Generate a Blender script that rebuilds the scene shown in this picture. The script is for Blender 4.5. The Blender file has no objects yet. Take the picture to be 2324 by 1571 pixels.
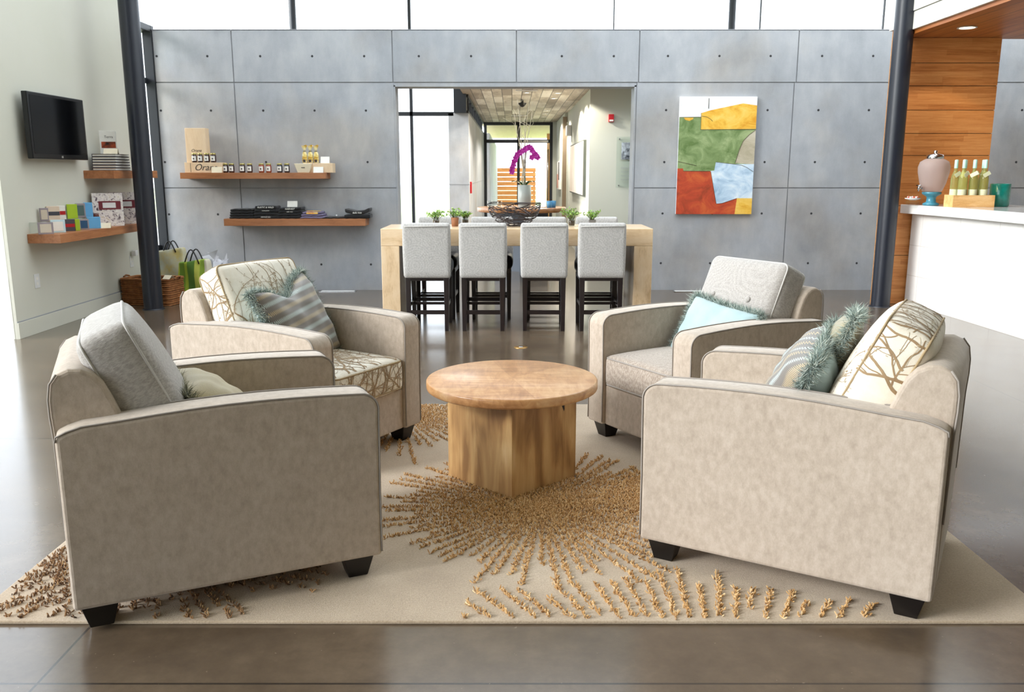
import bpy, bmesh, math, random
from mathutils import Vector, Matrix, Euler
random.seed(7)
PI = math.pi
R = math.radians
sc = bpy.context.scene
COL = sc.collection

# ------------------------------------------------------------------ camera, sky, exposure
cam_d = bpy.data.cameras.new('camera')
cam = bpy.data.objects.new('camera', cam_d)
COL.objects.link(cam)
sc.camera = cam
cam.location = (0, 0, 1.35)
cam.rotation_euler = (R(90) - math.atan(393 / 1942), 0, 0)
cam_d.sensor_fit = 'HORIZONTAL'
cam_d.sensor_width = 36
cam_d.lens = 36 * 1942 / 2324
cam_d.clip_end = 300
cam_d.dof.use_dof = True
cam_d.dof.focus_distance = 3.6
cam_d.dof.aperture_fstop = 8.0

w = bpy.data.worlds.new('world')
sc.world = w
w.use_nodes = True
wn = w.node_tree
bg = wn.nodes['Background']
bg.inputs[0].default_value = (0.84, 0.92, 1.0, 1)
bg.inputs[1].default_value = 2.9

sun_d = bpy.data.lights.new('sun', 'SUN')
sun_d.energy = 3.0
sun_d.angle = R(22)
sun_d.color = (1, .985, .96)
sun = bpy.data.objects.new('sun', sun_d)
COL.objects.link(sun)
sun.location = (-12, -3, 8)
sun.rotation_euler = Vector((-.9, -.35, .38)).to_track_quat('Z', 'Y').to_euler()

sc.view_settings.view_transform = 'Standard'
sc.view_settings.look = 'None'
sc.view_settings.gamma = 1
sc.view_settings.use_curve_mapping = False
sc.view_settings.exposure = 0.38


# ------------------------------------------------------------------ helpers
def lin(c):
    return tuple(((v / 255) / 12.92 if v / 255 <= .04045 else ((v / 255 + .055) / 1.055) ** 2.4) for v in c) + (1,)


class NT:
    def __init__(s, name):
        s.m = bpy.data.materials.new(name)
        s.m.use_nodes = True
        s.t = s.m.node_tree
        s.b = s.t.nodes['Principled BSDF']
        s.out = s.t.nodes['Material Output']

    def n(s, typ, ins=None, **kw):
        nd = s.t.nodes.new('ShaderNode' + typ)
        for k, v in kw.items():
            setattr(nd, k, v)
        for k, v in (ins or {}).items():
            if hasattr(v, 'is_linked') or hasattr(v, 'links'):
                s.t.links.new(v, nd.inputs[k])
            else:
                nd.inputs[k].default_value = v
        return nd

    def lk(s, a, b):
        s.t.links.new(a, b)

    def obj(s):
        return s.n('TexCoord').outputs['Object']

    def map(s, vec, sc_=(1, 1, 1), loc=(0, 0, 0), rot=(0, 0, 0)):
        return s.n('Mapping', {'Vector': vec, 'Scale': sc_, 'Location': loc, 'Rotation': rot}).outputs[0]

    def noise(s, vec, scale, detail=4, rough=.55, dist=0):
        return s.n('TexNoise', {'Vector': vec, 'Scale': scale, 'Detail': detail, 'Roughness': rough, 'Distortion': dist}).outputs['Fac']

    def ramp(s, fac, stops, interp='LINEAR'):
        r = s.n('ValToRGB', {'Fac': fac})
        e = r.color_ramp
        e.interpolation = interp
        while len(e.elements) < len(stops):
            e.elements.new(.5)
        for el, (p, c) in zip(e.elements, stops):
            el.position = p
            el.color = lin(c) if len(c) == 3 else c
        return r.outputs[0]

    def mix(s, a, b, f, mode='MIX'):
        nd = s.n('Mix', data_type='RGBA', blend_type=mode)
        for key, v in ((0, f), (6, a), (7, b)):
            if hasattr(v, 'links'):
                s.lk(v, nd.inputs[key])
            else:
                nd.inputs[key].default_value = (lin(v) if isinstance(v, tuple) and len(v) == 3 else v)
        return nd.outputs[2]

    def math(s, op, a, b=0.0, c=0.0):
        nd = s.n('Math', operation=op)
        for i, v in enumerate((a, b, c)):
            if hasattr(v, 'links'):
                s.lk(v, nd.inputs[i])
            else:
                nd.inputs[i].default_value = v
        return nd.outputs[0]

    def bump(s, h, strength=.3, dist=.01):
        nd = s.n('Bump', {'Height': h, 'Strength': strength, 'Distance': dist})
        s.lk(nd.outputs[0], s.b.inputs['Normal'])

    def color(s, v):
        if hasattr(v, 'links'):
            s.lk(v, s.b.inputs['Base Color'])
        else:
            s.b.inputs['Base Color'].default_value = lin(v)

    def set(s, **kw):
        for k, v in kw.items():
            s.b.inputs[k.replace('_', ' ')].default_value = v


def plain(name, c, rough=.5, metal=0, c2=None, scale=8, bump=0, bs=60, sheen=0, spec=.5, coat=0):
    t = NT(name)
    t.set(Roughness=rough, Metallic=metal, Sheen_Weight=sheen, Specular_IOR_Level=spec, Coat_Weight=coat)
    o = t.obj()
    if c2:
        t.color(t.ramp(t.noise(o, scale), [(.35, c), (.65, c2)]))
    else:
        c2 = tuple(max(0, int(v * .93)) for v in c)
        t.color(t.ramp(t.noise(o, scale), [(.3, c), (.8, c2)]))
    if bump:
        t.bump(t.noise(o, bs, 3), bump, .004)
    return t.m


def emit(name, c, st):
    t = NT(name)
    t.color((0, 0, 0))
    t.set(Emission_Strength=st)
    t.b.inputs['Emission Color'].default_value = lin(c)
    return t.m


def wood(name, a, b, c, grain=(1, 14, 14), rough=.45, sc_=2.2, plank=None, seam=0, knots=False, coat=0):
    """grain: mapping scale (small along the grain). plank: (axis, width) colour steps between boards"""
    t = NT(name)
    t.set(Roughness=rough, Coat_Weight=coat)
    o = t.obj()
    v = t.map(o, grain)
    n1 = t.noise(v, sc_, 6, .6, .6)
    n2 = t.noise(t.map(o, tuple(g * 2.2 for g in grain)), sc_ * 6, 3, .6)
    f = t.math('ADD', t.math('MULTIPLY', n1, .75), t.math('MULTIPLY', n2, .25))
    if knots:
        n3 = t.noise(o, 5, 2, .5, 1.5)
        f = t.math('ADD', t.math('MULTIPLY', f, .8), t.math('MULTIPLY', n3, .22))
    if plank:
        sep = t.n('SeparateXYZ', {0: o})
        ax = sep.outputs[plank[0]]
        idx = t.math('FLOOR', t.math('DIVIDE', ax, plank[1]))
        wn_ = t.n('TexWhiteNoise', {'W': idx}, noise_dimensions='1D').outputs[0]
        if len(plank) > 2:
            ax2 = t.math('ADD', sep.outputs[plank[2]], t.math('MULTIPLY', wn_, 3.0))
            idx2 = t.math('FLOOR', t.math('DIVIDE', ax2, plank[3]))
            wn_ = t.n('TexWhiteNoise', {'W': t.math('ADD', t.math('MULTIPLY', idx, 7.13), idx2)}, noise_dimensions='1D').outputs[0]
        amt = plank[4] if len(plank) > 4 else .3
        f = t.math('ADD', t.math('MULTIPLY', f, 1.0), t.math('MULTIPLY', t.math('SUBTRACT', wn_, .5), amt))
    col = t.ramp(f, [(.3, a), (.5, b), (.72, c)])
    if plank and seam:
        fr = t.math('FRACT', t.math('DIVIDE', ax, plank[1]))
        m = t.math('LESS_THAN', t.math('ABSOLUTE', t.math('SUBTRACT', fr, .5)), .5 - seam)
        col = t.mix(tuple(int(v * .35) for v in a), col, m)
    t.color(col)
    t.bump(n2, .12, .003)
    return t.m


class MB:
    """collects shapes and links them as one mesh object"""
    def __init__(s):
        s.v = []
        s.f = []
        s.mi = []
        s.sm = []

    def add(s, vs, fs, mat=0, smooth=False, M=None):
        o = len(s.v)
        s.v += [tuple(M @ Vector(p)) if M else tuple(p) for p in vs]
        s.f += [tuple(i + o for i in f) for f in fs]
        s.mi += [mat] * len(fs)
        s.sm += [smooth] * len(fs)
        return s

    def box(s, x0, x1, y0, y1, z0, z1, mat=0, M=None):
        vs = [(x, y, z) for z in (z0, z1) for y in (y0, y1) for x in (x0, x1)]
        return s.add(vs, [(0, 2, 3, 1), (4, 5, 7, 6), (0, 1, 5, 4), (2, 6, 7, 3), (0, 4, 6, 2), (1, 3, 7, 5)], mat, False, M)

    def frustum(s, cx, cy, z0, z1, a0, b0, a1, b1, mat=0, M=None, dx=0, dy=0):
        vs = [(cx + sx * a0 / 2, cy + sy * b0 / 2, z0) for sy in (-1, 1) for sx in (-1, 1)]
        vs += [(cx + dx + sx * a1 / 2, cy + dy + sy * b1 / 2, z1) for sy in (-1, 1) for sx in (-1, 1)]
        return s.add(vs, [(0, 2, 3, 1), (4, 5, 7, 6), (0, 1, 5, 4), (2, 6, 7, 3), (0, 4, 6, 2), (1, 3, 7, 5)], mat, False, M)

    def prism(s, prof, y0, y1, mat=0, smooth=False, M=None):
        """prof: list of (x,z), extruded in y"""
        n = len(prof)
        vs = [(x, y0, z) for x, z in prof] + [(x, y1, z) for x, z in prof]
        fs = [tuple(range(n))[::-1], tuple(range(n, 2 * n))]
        s.add(vs, fs, mat, False, M)
        o = len(s.v) - 2 * n
        for i in range(n):
            j = (i + 1) % n
            s.f.append((o + i, o + j, o + n + j, o + n + i))
            s.mi.append(mat)
            s.sm.append(smooth)
        return s

    def flat(s, prof, z0, z1, mat=0, smooth=False):
        """prof: list of (x,y), extruded in z"""
        n = len(prof)
        vs = [(x, y, z0) for x, y in prof] + [(x, y, z1) for x, y in prof]
        s.add(vs, [tuple(range(n))[::-1], tuple(range(n, 2 * n))], mat)
        o = len(s.v) - 2 * n
        for i in range(n):
            j = (i + 1) % n
            s.f.append((o + i, o + j, o + n + j, o + n + i))
            s.mi.append(mat)
            s.sm.append(smooth)
        return s

    def lathe(s, prof, n=24, mat=0, cx=0, cy=0, smooth=True, M=None):
        vs = []
        for r, z in prof:
            r = max(r, 1e-4)
            for k in range(n):
                a = 2 * PI * k / n
                vs.append((cx + r * math.cos(a), cy + r * math.sin(a), z))
        fs = []
        for i in range(len(prof) - 1):
            for k in range(n):
                l = (k + 1) % n
                fs.append((i * n + k, i * n + l, (i + 1) * n + l, (i + 1) * n + k))
        s.add(vs, fs, mat, smooth, M)
        s.add(vs[:n], [tuple(range(n))[::-1]], mat, False, M)
        s.add(vs[-n:], [tuple(range(n))], mat, False, M)
        return s

    def tube(s, pts, r, n=8, mat=0, closed=False, M=None, taper=None):
        pts = [Vector(p) for p in pts]
        m = len(pts)
        vs = []
        prev = None
        for i, p in enumerate(pts):
            if closed:
                d = pts[(i + 1) % m] - pts[i - 1]
            else:
                d = pts[min(i + 1, m - 1)] - pts[max(i - 1, 0)]
            d.normalize()
            if prev is None:
                up = Vector((0, 0, 1)) if abs(d.z) < .9 else Vector((1, 0, 0))
                a = d.cross(up).normalized()
            else:
                a = (prev - d * prev.dot(d)).normalized()
            prev = a
            b = d.cross(a)
            rr = r * (taper(i / (m - 1)) if taper else 1)
            for k in range(n):
                t = 2 * PI * k / n
                vs.append(p + (a * math.cos(t) + b * math.sin(t)) * rr)
        fs = []
        for i in range(m if closed else m - 1):
            j = (i + 1) % m
            for k in range(n):
                l = (k + 1) % n
                fs.append((i * n + k, i * n + l, j * n + l, j * n + k))
        if not closed:
            fs += [tuple(range(n))[::-1], tuple(range((m - 1) * n, m * n))]
        return s.add(vs, fs, mat, True, M)

    def build(s, name, mats, parent=None, loc=(0, 0, 0), rot=(0, 0, 0), bevel=0, seg=2, smooth=None, sub=0):
        me = bpy.data.meshes.new(name)
        me.from_pydata([tuple(v) for v in s.v], [], s.f)
        if not isinstance(mats, (list, tuple)):
            mats = [mats]
        for m in mats:
            me.materials.append(m)
        me.polygons.foreach_set('material_index', s.mi)
        sm = s.sm if smooth is None else [smooth] * len(s.f)
        me.polygons.foreach_set('use_smooth', sm)
        me.update()
        o = bpy.data.objects.new(name, me)
        COL.objects.link(o)
        o.parent = parent
        o.location = loc
        o.rotation_euler = rot
        if bevel:
            b = o.modifiers.new('bevel', 'BEVEL')
            b.width = bevel
            b.segments = seg
            b.limit_method = 'ANGLE'
            b.angle_limit = R(35)
            b.harden_normals = False
        if sub:
            b = o.modifiers.new('sub', 'SUBSURF')
            b.levels = b.render_levels = sub
        return o


def tag(o, label, cat, group=None, kind=None):
    if label:
        o['label'] = label
    if cat:
        o['category'] = cat
    if group:
        o['group'] = group
    if kind:
        o['kind'] = kind
    return o


def thing(name, label, cat, loc=(0, 0, 0), rz=0, group=None, rot=None):
    o = bpy.data.objects.new(name, None)
    o.empty_display_size = .05
    COL.objects.link(o)
    o.location = loc
    o.rotation_euler = rot if rot else (0, 0, rz)
    return tag(o, label, cat, group)


def struct(o):
    o['kind'] = 'structure'
    return o


def dup(root, loc, rz, label):
    def rec(o, par):
        c = o.copy()
        COL.objects.link(c)
        c.parent = par
        for ch in list(o.children):
            rec(ch, c)
        return c
    r = rec(root, None)
    r.location = loc
    r.rotation_euler = (0, 0, rz)
    r['label'] = label
    return r


def text(s, size, mat, name, parent, M, ext=.0004, shear=0, align='CENTER'):
    cu = bpy.data.curves.new(name, 'FONT')
    cu.body = s
    cu.size = size
    cu.extrude = ext
    cu.shear = shear
    cu.align_x = align
    cu.align_y = 'CENTER'
    tmp = bpy.data.objects.new(name, cu)
    COL.objects.link(tmp)
    dg = bpy.context.evaluated_depsgraph_get()
    me = bpy.data.meshes.new_from_object(tmp.evaluated_get(dg))
    bpy.data.objects.remove(tmp)
    me.materials.clear()
    me.materials.append(mat)
    o = bpy.data.objects.new(name, me)
    COL.objects.link(o)
    o.parent = parent
    o.matrix_local = M
    return o


def cushion_mb(sx, sy, sz, r=.03, crown=.03, side=.012, n=14, top_only=False, printed=None):
    """boxed upholstery cushion centred at the origin, soft edges, crowned faces"""
    mb = MB()
    hx, hy, hz = sx / 2, sy / 2, sz / 2

    def proj(x, y, z):
        ix = max(-hx + r, min(hx - r, x))
        iy = max(-hy + r, min(hy - r, y))
        iz = max(-hz + r, min(hz - r, z))
        d = Vector((x - ix, y - iy, z - iz))
        if d.length > 1e-9:
            d = d.normalized() * r
        p = Vector((ix, iy, iz)) + d
        u, v, q = p.x / hx, p.y / hy, p.z / hz
        k = max(0, (1 - u * u)) * max(0, (1 - v * v))
        p.z += (q * crown * (k ** .55)) if not (top_only and q < 0) else 0
        p.x += u * side * max(0, 1 - v * v) * max(0, 1 - q * q)
        p.y += v * side * max(0, 1 - u * u) * max(0, 1 - q * q)
        return p
    vs = {}
    out = []

    def vid(x, y, z):
        k = (round(x, 5), round(y, 5), round(z, 5))
        if k not in vs:
            vs[k] = len(out)
            out.append(proj(x, y, z))
        return vs[k]
    # denser near edges
    g = sorted(set([-1, -.97, -.93, -.88] + [-.8 + 1.6 * i / (n - 1) for i in range(n)] + [.88, .93, .97, 1]))
    gz = sorted(set([-1, -.9, -.75, -.5, -.2, .2, .5, .75, .9, 1]))
    fs = []

    def face(ga, gb, fn, flip):
        for i in range(len(ga) - 1):
            for j in range(len(gb) - 1):
                q = [fn(ga[i], gb[j]), fn(ga[i + 1], gb[j]), fn(ga[i + 1], gb[j + 1]), fn(ga[i], gb[j + 1])]
                ids = [vid(*p) for p in q]
                fs.append(tuple(ids[::-1] if flip else ids))
    face(g, g, lambda a, b: (a * hx, b * hy, hz), False)
    face(g, g, lambda a, b: (a * hx, b * hy, -hz), True)
    face(g, gz, lambda a, b: (a * hx, hy, b * hz), True)
    face(g, gz, lambda a, b: (a * hx, -hy, b * hz), False)
    face(g, gz, lambda a, b: (hx, a * hy, b * hz), False)
    face(g, gz, lambda a, b: (-hx, a * hy, b * hz), True)
    mb.add(out, fs, 0, True)
    if printed is not None:
        faces = [(lambda a, b: proj(-b, a, hz), hy, hx, 9), (lambda a, b: proj(a, -hy, b), hx, hz, 9), (lambda a, b: proj(a, hy, b), hx, hz, 9),
                 (lambda a, b: proj(hx, a, b), hy, hz, 10), (lambda a, b: proj(-hx, a, b), hy, hz, 10), (lambda a, b: proj(-b, -a, -hz), hy, hx, 6)]
        for fi, (fn, A, B, nt) in enumerate(faces):
            for dep, pts in tree_ribbons(A, B, nt, printed * 10 + fi):
                vs_ = []
                for i, (a, b, w) in enumerate(pts):
                    p0 = pts[max(0, i - 1)]
                    p1 = pts[min(len(pts) - 1, i + 1)]
                    dx, dy = p1[0] - p0[0], p1[1] - p0[1]
                    L = math.hypot(dx, dy) or 1
                    nx, ny = -dy / L, dx / L
                    for sg in (-1, 1):
                        aa = max(-A * .985, min(A * .985, a + sg * nx * w / 2))
                        bb = max(-B * .97, min(B * .97, b + sg * ny * w / 2))
                        c0 = fn(aa, bb)
                        e = 1e-3
                        nr = (fn(aa + e, bb) - c0).cross(fn(aa, bb + e) - c0)
                        if nr.length < 1e-12:
                            nr = Vector(c0)
                        nr.normalize()
                        if nr.dot(Vector(c0)) < 0:
                            nr.negate()
                        vs_.append(c0 + nr * (.0011 + .0001 * dep))
                m_ = 1 if dep < 3 else 2
                mb.add(vs_, [(2 * i, 2 * i + 2, 2 * i + 3, 2 * i + 1) for i in range(len(pts) - 1)], m_, True)
    return mb


def rrect(hx, hy, r, n=5):
    pts = []
    for cx, cy, a0 in ((hx - r, hy - r, 0), (-hx + r, hy - r, 90), (-hx + r, -hy + r, 180), (hx - r, -hy + r, 270)):
        for k in range(n + 1):
            a = R(a0 + 90 * k / n)
            pts.append((cx + r * math.cos(a), cy + r * math.sin(a)))
    return pts


def cushion_piping(sx, sy, sz, mat, par, r=.0042):
    hx, hy, hz = sx / 2, sy / 2, sz / 2
    base = rrect(hx - .003, hy - .003, .035)
    # add points along straight sides
    pts = []
    for i, p in enumerate(base):
        q = base[(i + 1) % len(base)]
        L = math.dist(p, q)
        k = max(1, int(L / .05))
        for j in range(k):
            pts.append((p[0] + (q[0] - p[0]) * j / k, p[1] + (q[1] - p[1]) * j / k))
    for s in (-1, 1):
        MB().tube([(x, y, s * (hz - .010)) for x, y in pts], r, 6, closed=True).build('piping', mat, par)


def pillow_mb(W, H, T, n=26, chop=0):
    """knife-edge throw pillow in the xz plane, thickness in y, front face at -y; mats 0 front 1 back"""
    mb = MB()
    def P(i, j, s):
        u = -1 + 2 * i / n
        v = -1 + 2 * j / n
        t = (max(0, 1 - u ** 4) * max(0, 1 - v ** 4)) ** .5
        t = t ** 1.15
        cx = 1 - .06 * (1 - v * v)
        cz = 1 - .06 * (1 - u * u)
        x = u * W / 2 * cx
        z = v * H / 2 * cz
        if chop and v > 0:
            z -= chop * v * v * math.exp(-(u / .42) ** 2)
            t *= 1 - .25 * v * math.exp(-(u / .25) ** 2)
        w = .006 * math.sin(9 * u + 5 * v) * math.sin(7 * v - 3 * u) * min(1, t * 2)
        return (x, s * (T / 2 * t) + w, z)
    for s, m in ((-1, 0), (1, 1)):
        vs = [P(i, j, s) for j in range(n + 1) for i in range(n + 1)]
        fs = []
        for j in range(n):
            for i in range(n):
                a = j * (n + 1) + i
                q = (a, a + 1, a + n + 2, a + n + 1)
                fs.append(q if s < 0 else q[::-1])
        mb.add(vs, fs, m, True)
    rim = [P(i, 0, 0) for i in range(n)] + [P(n, j, 0) for j in range(n)] + [P(n - i, n, 0) for i in range(n)] + [P(0, n - j, 0) for j in range(n)]
    return mb, rim


def fringe_mb(rim, count=2600, L=.04, w=.0018, seed=1):
    count = int(count * 1.9)
    rnd = random.Random(seed)
    mb = MB()
    m = len(rim)
    for k in range(count):
        a = rnd.random() * m
        i = int(a)
        f = a - i
        p = Vector(rim[i % m]).lerp(Vector(rim[(i + 1) % m]), f)
        out = Vector((p.x, 0, p.z)).normalized()
        d0 = (Vector(rim[(i + 1) % m]) - Vector(rim[i % m]))
        d0.normalize()
        nrm = Vector((d0.z, 0, -d0.x))
        if nrm.dot(out) < 0:
            nrm.negate()
        d = (nrm * rnd.uniform(.35, 1.0) + Vector((rnd.gauss(0, .5), rnd.gauss(0, .8), rnd.gauss(0, .5)))).normalized()
        l = L * rnd.uniform(.55, 1.1)
        side = d.cross(Vector((rnd.gauss(0, 1), rnd.gauss(0, 1), rnd.gauss(0, 1)))).normalized() * w / 2
        bend = Vector((rnd.gauss(0, .2), rnd.gauss(0, .2), rnd.gauss(0, .2))) * l
        b = p - nrm * .006 + Vector((0, rnd.gauss(0, .006), 0))
        q = b + d * l * .55
        e = b + d * l + bend
        mb.add([b - side, b + side, q + side, q - side, e], [(0, 1, 2, 3), (3, 2, 4)], 0, False)
    return mb


# ------------------------------------------------------------------ materials
def island_mat(name, stops, rough=.8, sheen=.3):
    t = NT(name)
    r = t.n('NewGeometry').outputs['Random Per Island']
    t.color(t.ramp(r, stops))
    t.set(Roughness=rough, Sheen_Weight=sheen)
    return t.m


def velvet_mat(name, a, b, c, bumpy=.12):
    t = NT(name)
    o = t.obj()
    n1 = t.noise(o, 7, 5, .65, .3)
    n2 = t.noise(t.map(o, (1, 1, .6)), 48, 6, .75)
    f = t.math('ADD', t.math('MULTIPLY', n1, .25), t.math('MULTIPLY', n2, .75))
    t.color(t.ramp(f, [(.36, a), (.5, b), (.64, c)]))
    t.set(Roughness=.85, Sheen_Weight=.35, Sheen_Roughness=.4, Specular_IOR_Level=.2)
    t.bump(t.noise(o, 320, 3, .7), bumpy, .003)
    return t.m


M = {}
M['velvet'] = velvet_mat('velvet_beige', (170, 156, 141), (183, 169, 154), (195, 182, 168))
M['piping'] = plain('piping_grey', (158, 150, 142), .75)
M['piping_light'] = plain('piping_light', (196, 193, 188), .75)
M['piping_tan'] = plain('piping_tan', (170, 148, 112), .75)
M['foot'] = plain('dark_foot', (22, 18, 17), .35)


def swirl_mat(name, dark, mid, light, rings=26, axes=(0, 1), center=(.5, .5), span=.4, tint=None):
    """woven chenille with large rings of small stitches (object coordinates)"""
    t = NT(name)
    o = t.obj()
    nz = t.n('TexNoise', {'Vector': o, 'Scale': 6.0, 'Detail': 2})
    vec = t.n('VectorMath', {0: o}, operation='ADD')
    sc2 = t.n('VectorMath', {0: nz.outputs['Color']}, operation='SCALE')
    sc2.inputs['Scale'].default_value = .06
    t.lk(sc2.outputs[0], vec.inputs[1])
    vor = t.n('TexVoronoi', {'Vector': vec.outputs[0], 'Scale': 4.2})
    ring = t.math('SINE', t.math('MULTIPLY', vor.outputs['Distance'], rings * 2.8))
    sp = t.noise(t.map(o, (1, .7, .35)), 210, 3, .75)
    f = t.math('ADD', t.math('MULTIPLY', ring, .04), sp)
    t.color(t.ramp(f, [(.36, dark), (.5, mid), (.62, light)]))
    t.set(Roughness=.9, Sheen_Weight=.3, Specular_IOR_Level=.15)
    t.bump(f, .45, .004)
    return t.m


M['chenille'] = swirl_mat('chenille_grey', (158, 153, 148), (172, 167, 162), (184, 180, 175))
M['chenille_taupe'] = swirl_mat('chenille_taupe', (146, 133, 121), (164, 151, 138), (182, 170, 158))
M['stool_cloth'] = swirl_mat('stool_cloth', (162, 160, 157), (178, 176, 173), (192, 190, 187), rings=30)


M['branch'] = plain('cream_linen', (228, 220, 203), .8, c2=(234, 227, 212), scale=30, bump=.2, bs=400, sheen=.2)
M['branch_ink'] = plain('branch_print', (142, 116, 84), .75, c2=(164, 138, 104), scale=12)
M['branch_ink2'] = plain('branch_print_pale', (192, 174, 142), .75)


def tree_ribbons(A, B, n, seed, w0=.013, grow=.05):
    """2-D bare tree pattern in the rectangle |a|<A, |b|<B growing along +b: lists of (a, b, width)"""
    rn = random.Random(seed)
    out = []

    def go(a, b, ang, w, depth, life):
        pts = [(a, b, w)]
        while w > .0009 and life > 0 and abs(a) < A and abs(b) < B + .02:
            ang += rn.gauss(0, .16)
            a += .011 * math.sin(ang)
            b += .011 * math.cos(ang)
            w *= .968
            life -= 1
            pts.append((a, b, w))
            if depth < 4 and rn.random() < .22 - .02 * depth:
                sg = rn.choice((-1, 1))
                go(a, b, ang + sg * rn.uniform(.4, 1.0), w * rn.uniform(.3, .65), depth + 1, int(life * rn.uniform(.5, .9)))
        if len(pts) > 1:
            out.append((depth, pts))
        if depth >= 2:
            for _ in range(2):
                q = pts[-1]
                d = .004
                x, y = q[0] + rn.gauss(0, .004), q[1] + rn.gauss(0, .004)
                out.append((depth, [(x, y - d, .0004), (x, y, .0032), (x, y + d, .0004)]))
    for k in range(n):
        a = A * (-.95 + 1.9 * (k + rn.random()) / n)
        go(a, -B + rn.uniform(0, .5) * B * (k % 3 == 1), rn.gauss(0, .3), w0 * rn.uniform(.35, 1.05), 0, 60)
    return out


def flame_mat(name):
    t = NT(name)
    o = t.obj()
    sep = t.n('SeparateXYZ', {0: o})
    x, z = sep.outputs[0], sep.outputs[2]
    per = .0055
    tri = t.math('PINGPONG', x, per / 2)
    tri = t.math('MULTIPLY', tri, .019 / (per / 2))
    zz = t.math('ADD', z, tri)
    band = t.math('FRACT', t.math('DIVIDE', t.math('ADD', zz, 3.0), .092))
    c = t.ramp(band, [(0, (118, 112, 106)), (.16, (118, 112, 106)), (.17, (200, 218, 216)), (.26, (200, 218, 216)), (.27, (118, 112, 106)),
                      (.66, (118, 112, 106)), (.67, (200, 178, 136)), (.75, (200, 178, 136)), (.76, (118, 112, 106))], 'CONSTANT')
    t.color(c)
    t.set(Roughness=.5, Sheen_Weight=.4, Specular_IOR_Level=.5)
    t.bump(t.noise(t.map(o, (1, 1, 8)), 120, 2), .1, .002)
    return t.m


M['flame'] = flame_mat('flame_stitch')
M['blue_cloth'] = plain('pale_blue_cloth', (160, 184, 187), .8, c2=(170, 193, 195), bump=.25, bs=260, sheen=.3)
M['gold_cloth'] = plain('gold_weave', (176, 162, 126), .6, c2=(192, 178, 140), bump=.35, bs=240, sheen=.4)
M['olive_cloth'] = plain('olive_cloth', (150, 143, 118), .6, c2=(168, 158, 128), bump=.3, bs=240, sheen=.4)
M['fringe'] = island_mat('fringe_teal', [(0, (80, 96, 92)), (.35, (126, 146, 140)), (.7, (172, 186, 178)), (1, (222, 226, 214))])
M['fringe_gold'] = island_mat('fringe_gold', [(0, (86, 88, 76)), (.4, (126, 128, 106)), (.8, (168, 164, 136)), (1, (200, 196, 170))])


def concrete_mat(name, a, b, c, scale=1.3, rough=.75):
    t = NT(name)
    o = t.obj()
    n1 = t.noise(o, scale, 6, .6, .3)
    n2 = t.noise(t.map(o, (1, 1, .4)), scale * 5, 5, .65)
    n3 = t.noise(o, 90, 3, .6)
    f = t.math('ADD', t.math('ADD', t.math('MULTIPLY', n1, .6), t.math('MULTIPLY', n2, .3)), t.math('MULTIPLY', n3, .1))
    col = t.ramp(f, [(.34, a), (.5, b), (.66, c)])
    warm = t.ramp(t.noise(t.map(o, loc=(7, 3, 1)), .8, 4, .6), [(.45, (255, 255, 255)), (.65, (252, 244, 234))])
    t.color(t.mix(col, warm, 1.0, 'MULTIPLY'))
    t.set(Roughness=rough, Specular_IOR_Level=.3)
    t.bump(n3, .08, .004)
    return t.m


M['concrete'] = concrete_mat('cast_concrete', (150, 154, 159), (170, 173, 178), (189, 191, 193))
M['dark'] = plain('dark_hole', (52, 52, 54), .8)
M['gap'] = plain('joint_grey', (160, 162, 165), .8)


def floor_mat():
    t = NT('polished_concrete')
    o = t.obj()
    n1 = t.noise(o, .9, 5, .6, .4)
    n2 = t.noise(o, 7, 6, .7)
    f = t.math('ADD', t.math('MULTIPLY', n1, .55), t.math('MULTIPLY', n2, .45))
    c = t.ramp(f, [(.35, (80, 67, 54)), (.5, (94, 80, 65)), (.66, (112, 97, 80))])
    sep = t.n('SeparateXYZ', {0: o})
    ms = []
    for ax, off, per in ((0, -1.28, 4.35), (1, 4.25, 2.17)):
        fr = t.math('FRACT', t.math('ADD', t.math('DIVIDE', t.math('SUBTRACT', sep.outputs[ax], off), per), 10.5))
        ms.append(t.math('LESS_THAN', t.math('ABSOLUTE', t.math('SUBTRACT', fr, .5)), .0040 / per))
    c = t.mix(c, (44, 38, 33), t.math('MAXIMUM', ms[0], ms[1]))
    # tiny light flecks
    fl = t.math('GREATER_THAN', t.noise(o, 55, 2, .5), .75)
    c = t.mix(c, (150, 136, 118), t.math('MULTIPLY', fl, .5))
    t.color(c)
    rr = t.math('ADD', t.math('MULTIPLY', n1, .16), .14)
    t.lk(rr, t.b.inputs['Roughness'])
    t.set(Specular_IOR_Level=.6, Coat_Weight=.35, Coat_Roughness=.12)
    return t.m


M['floor'] = floor_mat()
M['wall_pale'] = plain('pale_sage_paint', (204, 203, 188), .8, c2=(212, 210, 198), scale=.6)
M['wall_sage'] = plain('sage_paint', (196, 198, 184), .8, c2=(200, 202, 190), scale=.6)
M['white_paint'] = plain('white_paint', (226, 224, 216), .7)
M['ceiling'] = plain('ceiling_white', (214, 206, 194), .8)
M['steel_dark'] = plain('dark_steel', (26, 31, 43), .36, spec=.6)
M['frame_dark'] = plain('dark_frame', (34, 37, 42), .45)
M['bamboo'] = wood('bamboo_panel', (180, 108, 50), (208, 136, 72), (222, 156, 92), grain=(1.4, 1.4, 30), rough=.5, plank=(2, .052, 0, .5, .22))
M['bamboo_end'] = wood('bamboo_edge', (150, 92, 40), (188, 130, 66), (206, 152, 88), grain=(20, 20, 20), rough=.6)
M['soffit'] = wood('soffit_wood', (160, 92, 40), (186, 114, 54), (204, 134, 68), grain=(14, 1, 14), rough=.45, plank=(0, .19), seam=.02)
M['shelf'] = wood('shelf_wood', (142, 88, 52), (172, 112, 70), (190, 132, 90), grain=(1.5, 12, 14), rough=.42)
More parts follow.
